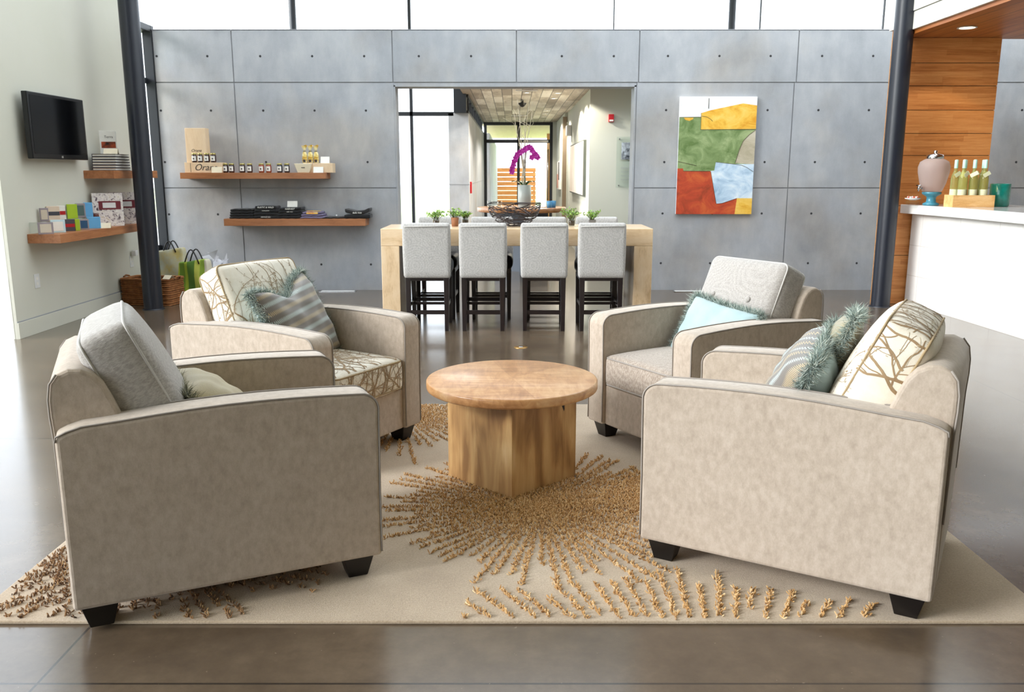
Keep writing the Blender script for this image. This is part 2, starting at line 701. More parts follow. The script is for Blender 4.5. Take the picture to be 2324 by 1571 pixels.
M['maple'] = wood('knotty_maple', (186, 152, 112), (220, 192, 154), (234, 212, 182), grain=(1.4, 7, 7), rough=.32, sc_=1.6, knots=True, coat=.2)
M['maple_leg'] = wood('knotty_maple_leg', (170, 134, 94), (220, 192, 154), (234, 212, 182), grain=(7, 7, 1.4), rough=.4, sc_=1.6, knots=True)
M['plywood'] = wood('pale_box_wood', (220, 188, 148), (232, 204, 168), (238, 214, 182), grain=(4, 4, 1), rough=.6)
M['ceil_wood'] = wood('plank_ceiling', (160, 146, 130), (204, 192, 174), (236, 228, 214), grain=(6, 1, 6), rough=.5, sc_=1.5, plank=(0, .15, 1, 1.1, .55), seam=.03)
M['black_leather'] = plain('black_leather', (20, 18, 18), .35, bump=.1, bs=150)
M['stool_wood'] = plain('espresso_wood', (26, 18, 20), .3, coat=.3)
M['black_plastic'] = plain('black_plastic', (12, 13, 16), .3)
M['screen'] = plain('tv_screen', (5, 6, 8), .12, spec=.25)
M['paper'] = plain('white_paper', (246, 243, 234), .7)
M['cream_paper'] = plain('cream_paper', (244, 230, 200), .7)
M['white'] = plain('white_plastic', (232, 232, 230), .4)
M['ink'] = plain('dark_ink', (66, 56, 50), .7)
M['chrome'] = plain('brushed_metal', (200, 200, 202), .2, metal=1)
M['red'] = plain('alarm_red', (186, 24, 34), .4)


def glass_mat(name, tint=(1, 1, 1, 1), gloss=.08, rough=.02):
    t = NT(name)
    tr = t.n('BsdfTransparent', {0: tint})
    gl = t.n('BsdfGlossy', {'Color': (1, 1, 1, 1), 'Roughness': rough})
    ge = t.n('NewGeometry')
    dp = t.n('VectorMath', {0: ge.outputs['Incoming'], 1: ge.outputs['Normal']}, operation='DOT_PRODUCT').outputs['Value']
    fr = t.math('MULTIPLY_ADD', t.math('POWER', t.math('SUBTRACT', 1.0, t.math('ABSOLUTE', dp)), 5.0), .9, .035)
    mx = t.n('MixShader', {0: fr, 1: tr.outputs[0], 2: gl.outputs[0]})
    t.lk(mx.outputs[0], t.out.inputs[0])
    return t.m


M['pane'] = glass_mat('window_pane')
M['jar_glass'] = glass_mat('clear_glass', (.93, .96, .95, 1))


# ------------------------------------------------------------------ the room shell
ZC = 5.0
mb = MB()
mb.box(-9, 9, -5, 24, -.12, 0)
struct(mb.build('floor', M['floor']))
mb = MB()
mb.box(-4.5, 7.3, -5, 4.6, ZC, ZC + .15)
mb.box(-4.5, 7.3, 9.6, 13.8, ZC, ZC + .15)
mb.box(-4.5, -4.0, 4.6, 9.6, ZC, ZC + .15)
mb.box(6.8, 7.3, 4.6, 9.6, ZC, ZC + .15)
struct(mb.build('ceiling', M['ceiling']))
mb = MB()
for x in (-4.0, -1.3, 1.4, 4.1, 6.76):
    mb.box(x, x + .05, 4.6, 9.6, ZC, ZC + .12)
_sk = struct(mb.build('added_skylight', M['frame_dark']))  # unseen skylight, added to bring daylight onto the concrete wall
MB().box(-4.0, 6.8, 4.6, 9.6, ZC + .06, ZC + .066).build('pane', M['pane'], _sk)

# cast concrete wall with an opening, joints and tie holes
mb = MB()
Y0, Y1 = 10.0, 10.26
mb.box(-3.995, -1.335, Y0 + .012, Y1, 0, 2.90, 1)
mb.box(1.395, 7.0, Y0 + .012, Y1, 0, 2.90, 1)
mb.box(-1.335, 1.395, Y0 + .012, Y1, 2.315, 2.90, 1)
g = .006


def panel(x0, x1, z0, z1):
    mb.box(x0 + g, x1 - g, Y0, Y0 + .02, z0 + g, z1 - g, 0)


XL = [-4.0, -3.12, -1.325]
XR = [1.40, 3.17, 5.42, 7.0]
for xs in (XL, XR):
    for i in range(len(xs) - 1):
        panel(xs[i], xs[i + 1], -.006, 1.18)
        panel(xs[i], xs[i + 1], 1.18, 2.345)
for a, b in ((-4.0, -3.12), (-3.12, -1.335), (-1.335, .049), (.049, 1.42), (1.42, 3.19), (3.19, 5.42), (5.42, 7.0)):
    panel(a, b, 2.345, 2.912)
# reveals of the opening are cast concrete too
mb.box(-1.331, -1.314, Y0 + .005, Y1 + .005, 0, 2.315, 0)
mb.box(1.378, 1.398, Y0 + .005, Y1 + .005, 0, 2.315, 0)
mb.box(-1.331, 1.398, Y0 + .005, Y1 + .005, 2.30, 2.34, 0)
mb.box(-4.0, 7.0, Y0, Y1 + .01, 2.90, 2.912, 0)
HX = [-3.965, -3.40, -2.81, -2.23, -1.65]
HR = [1.74, 2.315, 2.886, 3.46, 4.03, 4.6, 5.18, 5.76, 6.34]
holes = [(x, z) for x in HX for z in (.30, .88, 1.471, 2.04, 2.627)] + [(x, z) for x in HR for z in (.315, .89, 1.471, 2.045, 2.629)] + [(x, 2.627) for x in (-1.04, -.457, .556, 1.136)]
for x, z in holes:
    n = 12
    r = .013
    mb.add([(x + r * math.cos(2 * PI * k / n), Y0 - .0012, z + r * math.sin(2 * PI * k / n)) for k in range(n)] +
           [(x + r * math.cos(2 * PI * k / n), Y0 + .004, z + r * math.sin(2 * PI * k / n)) for k in range(n)],
           [tuple(range(n))] + [(k, (k + 1) % n, n + (k + 1) % n, n + k) for k in range(n)], 2)
struct(mb.build('wall_back', [M['concrete'], M['gap'], M['dark']]))

# left wall: solid paint between the glass front and the slot window
mb = MB()
mb.box(-4.12, -4.08, 6.95, 9.50, 0, ZC)
mb.box(-4.12, -4.08, 9.50, 9.97, 0, .47)
mb.box(-4.12, -4.0, 9.97, 10.1, 0, .47)
struct(mb.build('wall_left', M['wall_pale']))
mb = MB()
mb.box(-4.08, -4.066, 6.95, 9.9, 0, .135)
mb.box(-4.08, -4.074, 6.95, 9.9, .135, .145, 1)
struct(mb.build('baseboard_left', [M['wall_pale'], M['gap']], bevel=.002))

# slot window between the left wall and the concrete wall
mb = MB()
for x0, x1, y0, y1, z0, z1 in ((-4.17, -4.06, 9.50, 9.54, .47, ZC), (-4.10, -3.998, 9.975, 10.05, .47, 2.95), (-4.17, -4.08, 9.54, 9.975, .47, .53), (-4.17, -4.08, 9.54, 9.975, 2.33, 2.39), (-4.17, -4.0, 9.54, 10.05, 2.88, 2.95)):
    mb.box(x0, x1, y0, y1, z0, z1)
o = struct(mb.build('window_1', M['frame_dark'], bevel=.003))
MB().box(-4.11, -4.104, 9.54, 9.98, .53, ZC).build('pane', M['pane'], o)

# glass front on the left, towards and behind the camera
mb = MB()
ys = [5.0, 3.1, 1.2, -.7, -2.6, -4.5]
for y in ys:
    mb.box(-4.17, -4.09, y - .03, y + .03, 0, ZC)
for z in (0.0, 2.88, 4.9):
    mb.box(-4.17, -4.09, -4.5, 5.0, z, z + .07)
o = struct(mb.build('window_2', M['frame_dark'], bevel=.003))
MB().box(-4.11, -4.104, -4.5, 6.95, .0, 4.9).build('pane', M['pane'], o)

# end glazing behind the concrete wall (daylight above it and at the left of the opening)
YE = 13.6
mb = MB()
for x in (-4.4, -1.55):
    mb.box(x - .022, x + .022, YE, YE + .08, 0, 2.21)
mb.box(-1.572, -1.528, YE, YE + .08, 2.21, ZC)
for x in (1.535, 3.742, 5.6):
    mb.box(x - .008, x + .008, YE, YE + .05, 2.8, ZC)
mb.box(-4.5, -.90, YE, YE + .08, 2.21, 2.27)
mb.box(-4.5, -.90, YE, YE + .08, 0, .06)
mb.box(-4.5, 7.2, YE, YE + .08, ZC - .08, ZC)
mb.box(-.89, -.70, YE - .1, YE + .25, 2.25, 2.9)
mb.box(-4.5, 7.2, YE, YE + .04, 4.4, 4.42)
o = struct(mb.build('window_3', M['frame_dark']))
mb = MB()
mb.box(-4.5, -.98, YE + .03, YE + .036, .06, ZC - .08)
mb.box(-.9, 7.2, YE + .03, YE + .036, 2.8, ZC - .08)
mb.build('pane', M['pane'], o)

# right wall and the wall behind the camera
mb = MB()
mb.box(7.0, 7.25, -4.8, 13.7, 0, 2.9)
mb.box(7.0, 7.25, -4.8, 13.7, 4.75, ZC)
struct(mb.build('wall_right', M['wall_pale']))
mb = MB()
for y in (-4.7, -1, 2.7, 6.4, 10.1, 13.6):
    mb.box(7.05, 7.15, y - .03, y + .03, 2.9, 4.75)
mb.box(7.05, 7.15, -4.7, 13.6, 2.9, 2.95)
o = struct(mb.build('window_4', M['frame_dark']))
MB().box(7.1, 7.106, -4.7, 13.6, 2.95, 4.75).build('pane', M['pane'], o)
mb = MB()
mb.box(-4.3, 7.2, -4.8, -4.6, 0, ZC)
struct(mb.build('wall_front', plain('warm_plaster', (150, 136, 118), .8)))

# corridor beyond the opening
mb = MB()
mb.box(-.98, -.67, 13.6, 21.0, 0, 2.25)
o = struct(mb.build('wall_corridor_left', M['concrete']))
mb = MB()
mb.box(-.985, -.665, 13.595, 21.0, 1.172, 1.184)
struct(mb.build('trim_1', M['gap']))
mb = MB()
for k in range(8):
    y = 13.9 + k * .9
    mb.box(-.73, -.68, y, y + .05, 2.25, 2.53)
mb.box(-.74, -.67, 13.6, 21, 2.25, 2.29)
mb.box(-.74, -.67, 13.6, 21, 2.49, 2.53)
o = struct(mb.build('window_6', M['frame_dark']))
MB().box(-.71, -.704, 13.6, 21, 2.29, 2.49).build('pane', M['pane'], o)
mb = MB()
mb.box(-.75, 7.0, 12.0, 13.7, 2.53, 2.8)
mb.box(-.75, 1.4, 13.7, 21.1, 2.53, 2.8)
struct(mb.build('ceiling_corridor', M['ceil_wood']))
mb = MB()
mb.box(1.12, 1.3, 12.7, 17.7, 0, 2.53)
mb.box(1.3, 7.0, 12.7, 12.9, 0, 2.53)
struct(mb.build('wall_corridor_right', M['wall_sage']))
mb = MB()
mb.box(.97, 1.3, 20.9, 21.03, 0, 2.53)
mb.box(1.06, 1.3, 18.1, 21.0, 0, 2.53)
mb.box(1.06, 1.6, 17.7, 18.1, 2.35, 2.53)
mb.box(1.45, 1.6, 17.7, 18.1, 0, 2.53)
struct(mb.build('wall_corridor_end', M['wall_sage']))
mb = MB()
mb.box(1.02, 1.10, 17.66, 17.74, 0, 2.45)
struct(mb.build('trim_2', plain('taupe_frame', (140, 122, 100), .6)))

# end door with its fanlight
D = struct(MB().box(-.67, .97, 20.95, 21.03, 2.46, 2.53).box(-.67, -.60, 20.95, 21.03, 0, 2.46).box(.90, .97, 20.95, 21.03, 0, 2.46)
           .box(-.60, .90, 20.95, 21.03, 2.05, 2.13).box(.12, .19, 20.95, 21.03, .0, 2.5).box(-.6, .9, 20.95, 21.03, 0, .24).build('door_1', M['frame_dark'], bevel=.003))
MB().box(-.6, .9, 20.985, 20.991, .24, 2.46).build('pane', M['pane'], D)
MB().tube([(.86, 20.9, .7), (.86, 20.9, 1.9)], .014).build('door_handle', M['chrome'], D)
MB().box(.3, .86, 20.88, 20.95, 2.06, 2.11).build('door_closer', M['chrome'], D)

# outside beyond the door: covered walk, grey wall, posts and a board screen
mb = MB()
mb.box(-.9, -.55, 21.5, 33, 0, 2.3)
struct(mb.build('wall_outside', M['concrete']))
mb = MB()
mb.box(-.75, 3.0, 21.1, 30.5, 2.53, 2.65)
struct(mb.build('ceiling_walkway', plain('walkway_ceiling', (250, 232, 190), .7)))
px = [.95, .86, .98, .9]
for i, (x, y) in enumerate(((1.12, 27.0), (1.2, 24.6))):
    mb = MB().box(x - .05, x + .05, y - .05, y + .05, 0, 2.53)
    o = mb.build('timber_post', M['bamboo_end'])
    tag(o, ['timber post outside the corridor door, the farther of two', 'timber post outside the corridor door, the nearer of two'][i], 'post', 'timber posts of the covered walk')
t = thing('board_screen', 'low screen of horizontal orange wooden boards seen through the end door', 'screen', (-.3, 33, 0))
for k in range(9):
    MB().box(-.4, 1.2, 0, .04, .02 + k * .17, .17 + k * .17).build('board', M['bamboo'], t)
for x in (-.35, 1.1):
    MB().box(x, x + .07, .04, .11, 0, 1.5).build('post', M['bamboo_end'], t)

# lawn outside
gm = plain('lawn', (190, 206, 150), .9, c2=(206, 220, 170), scale=3)
mb = MB()
mb.box(-60, 60, 24.2, 80, -.14, -.02)
mb.box(-60, -9.2, -40, 24.2, -.3, -.02)
mb.box(9.2, 60, -40, 24.2, -.3, -.02)
struct(mb.build('ground', gm))
mb = MB()
rnd = random.Random(3)


# ------------------------------------------------------------------ bar side: timber wall, soffit, counter
mb = MB()
hs = [0, .51, 1.02, 1.523, 1.741, 1.969, 2.203, 2.422, 2.663]
for i in range(len(hs) - 1):
    mb.box(3.815, 4.85, 8.9, 8.92, hs[i] + .003, hs[i + 1] - .003, 0)
mb.box(3.82, 4.846, 8.912, 8.99, 0, 2.66, 2)
mb.box(3.80, 3.816, 8.9, 8.995, 0, 2.74, 1)
struct(mb.build('wall_bar', [M['bamboo'], M['bamboo_end'], M['dark']]))
mb = MB()
mb.box(3.87, 7.0, -4.6, 9.0, 2.663, 2.70, 0)
mb.box(3.84, 7.0, -4.6, 9.02, 2.70, 2.86, 1)
mb.box(3.83, 7.0, -4.6, 9.03, 2.868, 3.1, 1)
mb.box(3.86, 6.9, -4.5, 9.0, 2.855, 2.87, 2)
mb.box(3.78, 3.87, 8.88, 9.03, 2.74, 3.1, 1)
struct(mb.build('ceiling_bar', [M['soffit'], M['white_paint'], M['gap']]))
o = thing('downlight', 'round recessed downlight glowing in the wooden soffit over the bar', 'downlight', (4.184, 8.29, 2.66))
MB().lathe([(.075, .002), (.085, 0), (.085, -.006), (.068, -.006), (.066, .002)], 24).build('trim_ring', M['white'], o)
MB().lathe([(.001, .0), (.066, -.002), (.066, .001)], 24).build('lamp', emit('lamp_glow', (255, 226, 190), 14), o)
ld = bpy.data.lights.new('spot', 'SPOT')
ld.energy = 14
ld.spot_size = R(110)
ld.color = (1, .85, .65)
ld.shadow_soft_size = .05
lo = bpy.data.objects.new('spot', ld)
COL.objects.link(lo)
lo.parent = o
lo.location = (0, 0, -.02)

# curved white bar counter
front = [(4.11, 8.88), (4.14, 8.6), (4.18, 8.25), (4.20, 7.9), (4.21, 7.55), (4.22, 7.2), (4.23, 6.8), (4.26, 6.3), (4.32, 5.8), (4.42, 5.2), (4.56, 4.6), (4.75, 4.0)]
body = front + [(5.2, 4.1), (5.05, 5.0), (4.98, 6.0), (4.95, 7.2), (4.93, 8.88)]
bm_ = NT('white_bar_stone')
oo = bm_.obj()
sepn = bm_.n('SeparateXYZ', {0: oo})
fz = bm_.math('FRACT', bm_.math('DIVIDE', sepn.outputs[2], .31))
fy = bm_.math('FRACT', bm_.math('DIVIDE', sepn.outputs[1], .62))
ln = bm_.math('MAXIMUM', bm_.math('LESS_THAN', fz, .012), bm_.math('LESS_THAN', fy, .006))
bm_.color(bm_.mix(bm_.ramp(bm_.noise(oo, 3), [(.3, (232, 230, 226)), (.7, (242, 241, 238))]), (196, 192, 186), ln))
bm_.set(Roughness=.35)
T = thing('bar_counter', 'long curved white tiled bar counter with a thick white top', 'counter')
MB().flat(body, 0, .945).build('body', bm_.m, T)
top = [(x - (.11 if i else .13), y) for i, (x, y) in enumerate(front)]
top[0] = (3.98, 8.88)
top2 = top + [(5.3, 3.9), (5.15, 5.0), (5.08, 6.0), (5.05, 7.2), (5.03, 8.88)]
MB().flat(top2, .945, 1.035).build('countertop', plain('white_quartz', (240, 241, 240), .15, coat=.4), T, bevel=.006)

CT = 1.035
# drink dispenser
o = thing('drink_dispenser', 'frosted glass drink dispenser jar on a turquoise pedestal', 'dispenser', (4.115, 8.52, CT))
MB().lathe([(.06, 0), (.075, .005), (.075, .02), (.045, .035), (.042, .075), (.05, .09), (.085, .11), (.09, .125), (.085, .132)], 28).build('pedestal', plain('turquoise_glaze', (70, 140, 160), .25), o)
frost = NT('frosted_glass')
frost.color((214, 200, 196))
frost.set(Roughness=.35, Transmission_Weight=.55, IOR=1.2, Alpha=.85)
MB().lathe([(.06, .132), (.09, .14), (.12, .22), (.142, .32), (.145, .37), (.13, .42), (.09, .445), (.075, .45)], 32).build('jar', frost.m, o)
MB().lathe([(.078, .45), (.08, .455), (.08, .485), (.02, .50), (.015, .51), (.02, .525), (.001, .53)], 28).build('lid', M['chrome'], o)
MB().tube([(-.115, -.03, .17), (-.16, -.045, .17)], .012).tube([(-.15, -.043, .19), (-.155, -.045, .14)], .008).tube([(-.165, -.02, .195), (-.14, -.07, .195)], .006).build('spigot', M['chrome'], o)

# crate with bottles
crate_m = wood('crate_wood', (206, 150, 84), (232, 184, 120), (244, 206, 150), grain=(2, 8, 8), rough=.5)
o = thing('bottle_crate', 'pale wooden crate holding wine bottles on the bar', 'crate', (4.33, 8.22, CT), R(-4))
mb = MB()
mb.box(-.19, .19, -.10, .10, 0, .012)
mb.box(-.19, -.178, -.10, .10, .012, .11)
mb.box(.178, .19, -.10, .10, .012, .11)
mb.box(-.178, .178, -.10, -.09, .012, .11)
mb.box(-.178, .178, .09, .10, .012, .11)
mb.build('box', crate_m, o, bevel=.002)
bot = NT('bottle_glass')
bot.color((206, 206, 128))
bot.set(Roughness=.05, Transmission_Weight=.7, IOR=1.3, Alpha=.8)
foil = plain('mint_foil', (190, 232, 216), .4)
labm = plain('cream_label', (226, 228, 190), .7)


def bottle(x, y, rz, label, tagged, src=[None]):
    if src[0]:
        b = dup(src[0], (x, y, CT + .013), rz, label)
        return b
    b = thing('wine_bottle', label, 'bottle', (x, y, CT + .013), rz, 'pale wine bottles in the crate on the bar')
    MB().lathe([(.034, 0), (.037, .008), (.037, .24), (.032, .275), (.016, .32), (.0135, .34), (.0135, .40)], 20).build('glass', bot.m, b)
    MB().lathe([(.0165, .345), (.0165, .418), (.012, .424), (.001, .425)], 16).build('foil', foil, b)
    MB().lathe([(.0376, .06), (.0376, .15)], 20).build('paper_label', labm, b)
    tg = MB().box(-.035, .035, -.0008, .0008, -.018, .018).build('neck_tag', labm, b, loc=(.0, -.03, .29), rot=(R(-15), R(-30), 0))
    src[0] = b
    return b


lb = ['wine bottle with mint foil, back row, nearest the frosted dispenser', 'wine bottle with mint foil, back row, second from the dispenser', 'wine bottle with mint foil, back row, third from the dispenser', 'wine bottle with mint foil, back row, nearest the teal cylinder',
      'wine bottle in the front row of the crate, nearest the dispenser', 'wine bottle in the middle of the crate front row', 'wine bottle in the front row of the crate, beside the teal cylinder']
k = 0
for x, y in ((-.13, .045), (-.045, .045), (.045, .045), (.13, .045)):
    b = bottle(4.33 + x, 8.22 + y, [.3, -.2, .5, 0][k], lb[k], 1)
    k += 1
for x, y in ((-.10, -.045), (0, -.045), (.10, -.045)):
    b = bottle(4.33 + x, 8.22 + y, [.6, -.5, .1][k - 4], lb[k], 1)
    k += 1
o = MB().lathe([(.08, 0), (.088, .01), (.09, .21), (.086, .215), (.080, .208), (.078, .02), (.001, .02)], 32).build('teal_vase', None or plain('teal_glass', (14, 128, 116), .12, c2=(24, 150, 138), scale=20, coat=.6), loc=(4.66, 8.3, CT))
tag(o, 'glossy teal glass cylinder vase standing on the bar', 'vase')
o = thing('candle_dish', 'small dish of white and coral beads on a clear block left of the dispenser', 'dish', (3.98, 8.62, CT))
MB().box(-.05, .05, -.04, .04, 0, .05).build('block', M['jar_glass'], o)
MB().lathe([(.03, .05), (.07, .06), (.075, .07), (.068, .068), (.001, .058)], 20).build('dish', M['white'], o)
for k in range(10):
    a = k * .63
    MB().lathe([(.001, -.01), (.009, -.005), (.01, .003), (.001, .011)], 8).build('bead', [M['white'], plain('coral', (224, 120, 96), .5)][k % 2], o, loc=(.045 * math.cos(a), .045 * math.sin(a), .078))

# ------------------------------------------------------------------ steel columns
for x, y, lab in ((-3.62, 8.55, 'dark steel round column in front of the left wall shelves'), (3.79, 8.72, 'dark steel round column beside the timber bar wall')):
    o = thing('steel_column', lab, 'column', (x, y, 0), group=None)
    MB().lathe([(.092, 0), (.092, ZC)], 40).build('shaft', M['steel_dark'], o)
    MB().lathe([(.105, 0), (.105, .008), (.0935, .012)], 40).build('base_plate', M['steel_dark'], o)
for x, lab in ((-3.24, 'thin dark column behind the concrete wall on the left, against the bright glass'), (3.25, 'thin dark column behind the concrete wall on the right, against the bright glass')):
    o = thing('steel_column', lab, 'column', (x, 13.35, 0))
    MB().lathe([(.052, 0), (.052, ZC)], 24).build('shaft', M['steel_dark'], o)

# ------------------------------------------------------------------ painting
P = thing('painting', 'tall abstract canvas of white, yellow, green, rust and pale blue on the concrete wall', 'painting', (1.885, 9.955, .885), 0, rot=(0, 0, 0))
PW, PH = .868, 1.303


def paintm(name, a, b, c):
    t = NT(name)
    o = t.obj()
    f = t.noise(t.map(o, (1, 1, 1.3)), 5, 6, .65, .8)
    t.color(t.ramp(f, [(.34, a), (.5, b), (.66, c)]))
    t.set(Roughness=.6)
    t.bump(t.noise(o, 40, 4), .15, .003)
    return t.m


MB().box(0, PW, 0, .04, 0, PH).build('canvas', paintm('paint_white', (232, 234, 238), (246, 247, 249), (252, 252, 252)), P, bevel=.002)


def patch(pts, m, dy, nm='paint_area'):
    mb = MB()
    q = [((x - 218) / 934 * PW, (1495 - z) / 1393 * PH) for x, z in pts]
    # sheared photo coords: left edge drifts with height
    q = [(min(PW, max(0, x)), min(PH, max(0, z))) for x, z in q]
    mb.add([(x, -dy, z) for x, z in q] + [(x, .001, z) for x, z in q], [tuple(range(len(q)))] + [(i, (i + 1) % len(q), len(q) + (i + 1) % len(q), len(q) + i) for i in range(len(q))])
    return mb.build(nm, m, P)


olive = paintm('paint_green', (96, 122, 64), (130, 152, 98), (164, 180, 128))
rust = paintm('paint_rust', (150, 60, 28), (190, 70, 38), (206, 96, 46))
yel = paintm('paint_yellow', (222, 156, 36), (240, 190, 72), (248, 208, 108))
blu = paintm('paint_blue', (150, 182, 208), (196, 218, 236), (228, 240, 248))
tan = paintm('paint_tan', (168, 158, 132), (190, 180, 156), (204, 196, 176))
patch([(210, 342), (480, 338), (482, 490), (1160, 482), (1160, 960), (620, 975), (205, 972)], olive, .0010)
patch([(482, 292), (600, 258), (980, 180), (1160, 204), (1160, 478), (482, 484)], yel, .0016)
patch([(1160, 492), (1075, 545), (1005, 620), (965, 720), (920, 880), (1160, 895)], tan, .0016)
patch([(200, 945), (285, 945), (295, 975), (625, 975), (1160, 975), (1160, 1500), (200, 1500)], rust, .0016)
patch([(625, 975), (670, 970), (685, 868), (900, 892), (1160, 893), (1160, 1302), (960, 1302), (780, 1362), (715, 1368)], blu, .0022)
patch([(965, 1302), (1160, 1302), (1160, 1500), (945, 1500)], yel, .0028)
patch([(272, 346), (390, 346), (380, 366), (340, 384), (290, 372)], yel, .0022)
lnm = plain('paint_line', (92, 80, 64), .7)


def pline(pts, r=.0022):
    q = [((x - 218) / 934 * PW, -.003, (1495 - z) / 1393 * PH) for x, z in pts]
    MB().tube(q, r, 5).build('painted_line', lnm, P)


pline([(218, 342), (478, 338)])
pline([(480, 292), (482, 486), (1150, 482)])
pline([(490, 328), (545, 335), (590, 358), (622, 388)])
pline([(222, 862), (330, 885), (450, 912)])
pline([(285, 975), (622, 978)])
pline([(1148, 492), (1075, 545), (1005, 620), (965, 720), (920, 880)])
pline([(685, 868), (900, 892), (1000, 905), (1070, 935), (1148, 985)])
pline([(628, 985), (712, 1370), (790, 1362), (965, 1304)])
pline([(566, 120), (566, 240)], .0035)

# ------------------------------------------------------------------ shelves
def shelf(name, x0, x1, y0, y1, z0, z1, label, grainrot=False):
    cx, cy = (x0 + x1) / 2, (y0 + y1) / 2
    if grainrot:
        o = MB().box(-(y1 - y0) / 2, (y1 - y0) / 2, -(x1 - x0) / 2, (x1 - x0) / 2, 0, z1 - z0).build(name, M['shelf'], loc=(cx, cy, z0), rot=(0, 0, R(90)), bevel=.002)
    else:
        o = MB().box(x0 - cx, x1 - cx, y0 - cy, y1 - cy, 0, z1 - z0).build(name, M['shelf'], loc=(cx, cy, z0), bevel=.002)
    return tag(o, label, 'shelf')


S1, S2, S3, S4 = 1.352, .841, 1.372, .843
shelf('floating_shelf', -3.71, -2.083, 9.75, 10.0, S1 - .067, S1, 'upper floating wooden shelf with jam jars on the concrete wall')
shelf('floating_shelf', -3.255, -1.657, 9.75, 10.0, S2 - .079, S2, 'lower floating wooden shelf with folded shirts on the concrete wall')
shelf('floating_shelf', -4.08, -3.79, 8.31, 9.33, S3 - .075, S3, 'upper floating wooden shelf on the pale left wall, partly behind the column', True)
shelf('floating_shelf', -4.08, -3.80, 7.24, 9.05, S4 - .076, S4, 'lower floating wooden shelf of coasters and boxes on the pale left wall', True)

YS = 9.84
FY = 1 / 1942 * 9.93  # metres per pixel near the back shelves


def X(px, y=YS):
    return (px - 1162) / 1942 * (y * .9801 + .002) * 1.0


# wooden wine boxes
o = thing('wooden_box', 'tall upright pale wooden box with script lettering on the upper shelf', 'box', (-3.53, 9.87, S1 + .112))
MB().box(-.115, .115, -.06, .06, 0, .375).build('case', M['plywood'], o, bevel=.004)
text('Orana', .045, M['ink'], 'lettering', o, Matrix.Translation((.0, -.0605, .13)) @ Matrix.Rotation(R(90), 4, 'X'), shear=.3)
o = thing('wooden_box', 'low pale wooden box with large script lettering lying under the tall one', 'box', (-3.45, 9.86, S1))
MB().box(-.215, .21, -.075, .075, 0, .112).box(-.15, -.145, -.077, -.07, .005, .107, 1).build('case', [M['plywood'], M['ink']], o, bevel=.003)
text('Orana', .10, M['ink'], 'lettering', o, Matrix.Translation((.02, -.0758, .056)) @ Matrix.Rotation(R(90), 4, 'X'), shear=.35)

# jam jars
lidm = plain('brass_lid', (190, 176, 110), .3, metal=.7)


def jar_proto(jam, label, loc):
    o = thing('jam_jar', label, 'jar', loc, 0, 'small jam jars on the upper shelf')
    MB().lathe([(.026, 0), (.03, .006), (.031, .02), (.031, .075), (.026, .087), (.001, .088)], 20).build('jar', jam, o)
    MB().lathe([(.028, .086), (.029, .088), (.029, .100), (.026, .103), (.001, .103)], 20).build('lid', lidm, o)
    mb = MB()
    vs = []
    n = 8
    for k in range(n + 1):
        a = R(-90 - 48 + 96 * k / n)
        vs += [(.0318 * math.cos(a), .0318 * math.sin(a), .018), (.0318 * math.cos(a), .0318 * math.sin(a), .07)]
    mb.add(vs, [(2 * k, 2 * k + 2, 2 * k + 3, 2 * k + 1) for k in range(n)])
    l = mb.build('paper_label', M['paper'], o)
    MB().box(-.007, .007, -.0335, -.0322, .034, .05).build('emblem', M['ink'], l)
    return o


dark_jam = plain('dark_jam', (52, 22, 20), .1, coat=.5)
red_jam = plain('red_jam', (150, 60, 30), .1, coat=.5)
blue_jam = plain('blue_jam', (20, 26, 40), .1, coat=.5)
jars = [(444, 1, 0, 'dark jam jar on the low wooden box, leftmost of its four'), (457.5, 1, 0, 'dark jam jar on the low wooden box, second of its four'), (472, 1, 0, 'dark jam jar on the low wooden box, third of its four'), (486.6, 1, 0, 'dark jam jar at the right end of the low wooden box'),
        (505.5, 0, 0, 'dark jam jar half hidden behind the pair beside the low box'), (512.5, 0, 0, 'dark jam jar directly right of the low wooden box'), (526.5, 0, 0, 'dark jam jar on the shelf, second from the low wooden box'),
        (551, 0, 0, 'dark jam jar, left one of the second pair on the shelf'), (567.6, 0, 0, 'dark jam jar, right one of the second pair on the shelf'),
        (594, 0, 1, 'amber red jam jar, left one of its pair'), (610.4, 0, 1, 'amber red jam jar, right one of its pair'),
        (635.4, 0, 2, 'blue black jam jar, left one of the last pair'), (651.8, 0, 2, 'blue black jam jar, right one of the last pair, nearest the white basket')]
protos = {}
for px, up, kind, lab in jars:
    y = 9.82 if px != 505.5 else 9.92
    if px == 505.5:
        y = 9.91
    loc = (X(px, y), y, S1 + (.112 if up else 0))
    if kind not in protos:
        protos[kind] = jar_proto([dark_jam, red_jam, blue_jam][kind], lab, loc)
    else:
        dup(protos[kind], loc, 0, lab)


def card(name, x, y, z, wd, h, label, m, rz=0, lean=18, cat='card', line=True):
    """tent card"""
    o = thing(name, label, cat, (x, y, z), rz)
    t = math.tan(R(lean)) * h
    mb = MB()
    mb.prism([(-t, 0), (-t + .0015, 0), (0, h), (t - .0015, 0), (t, 0), (.0, h + .002)], -wd / 2, wd / 2)
    mb.build('folded_card', m, o, rot=(0, 0, R(90)))
    return o


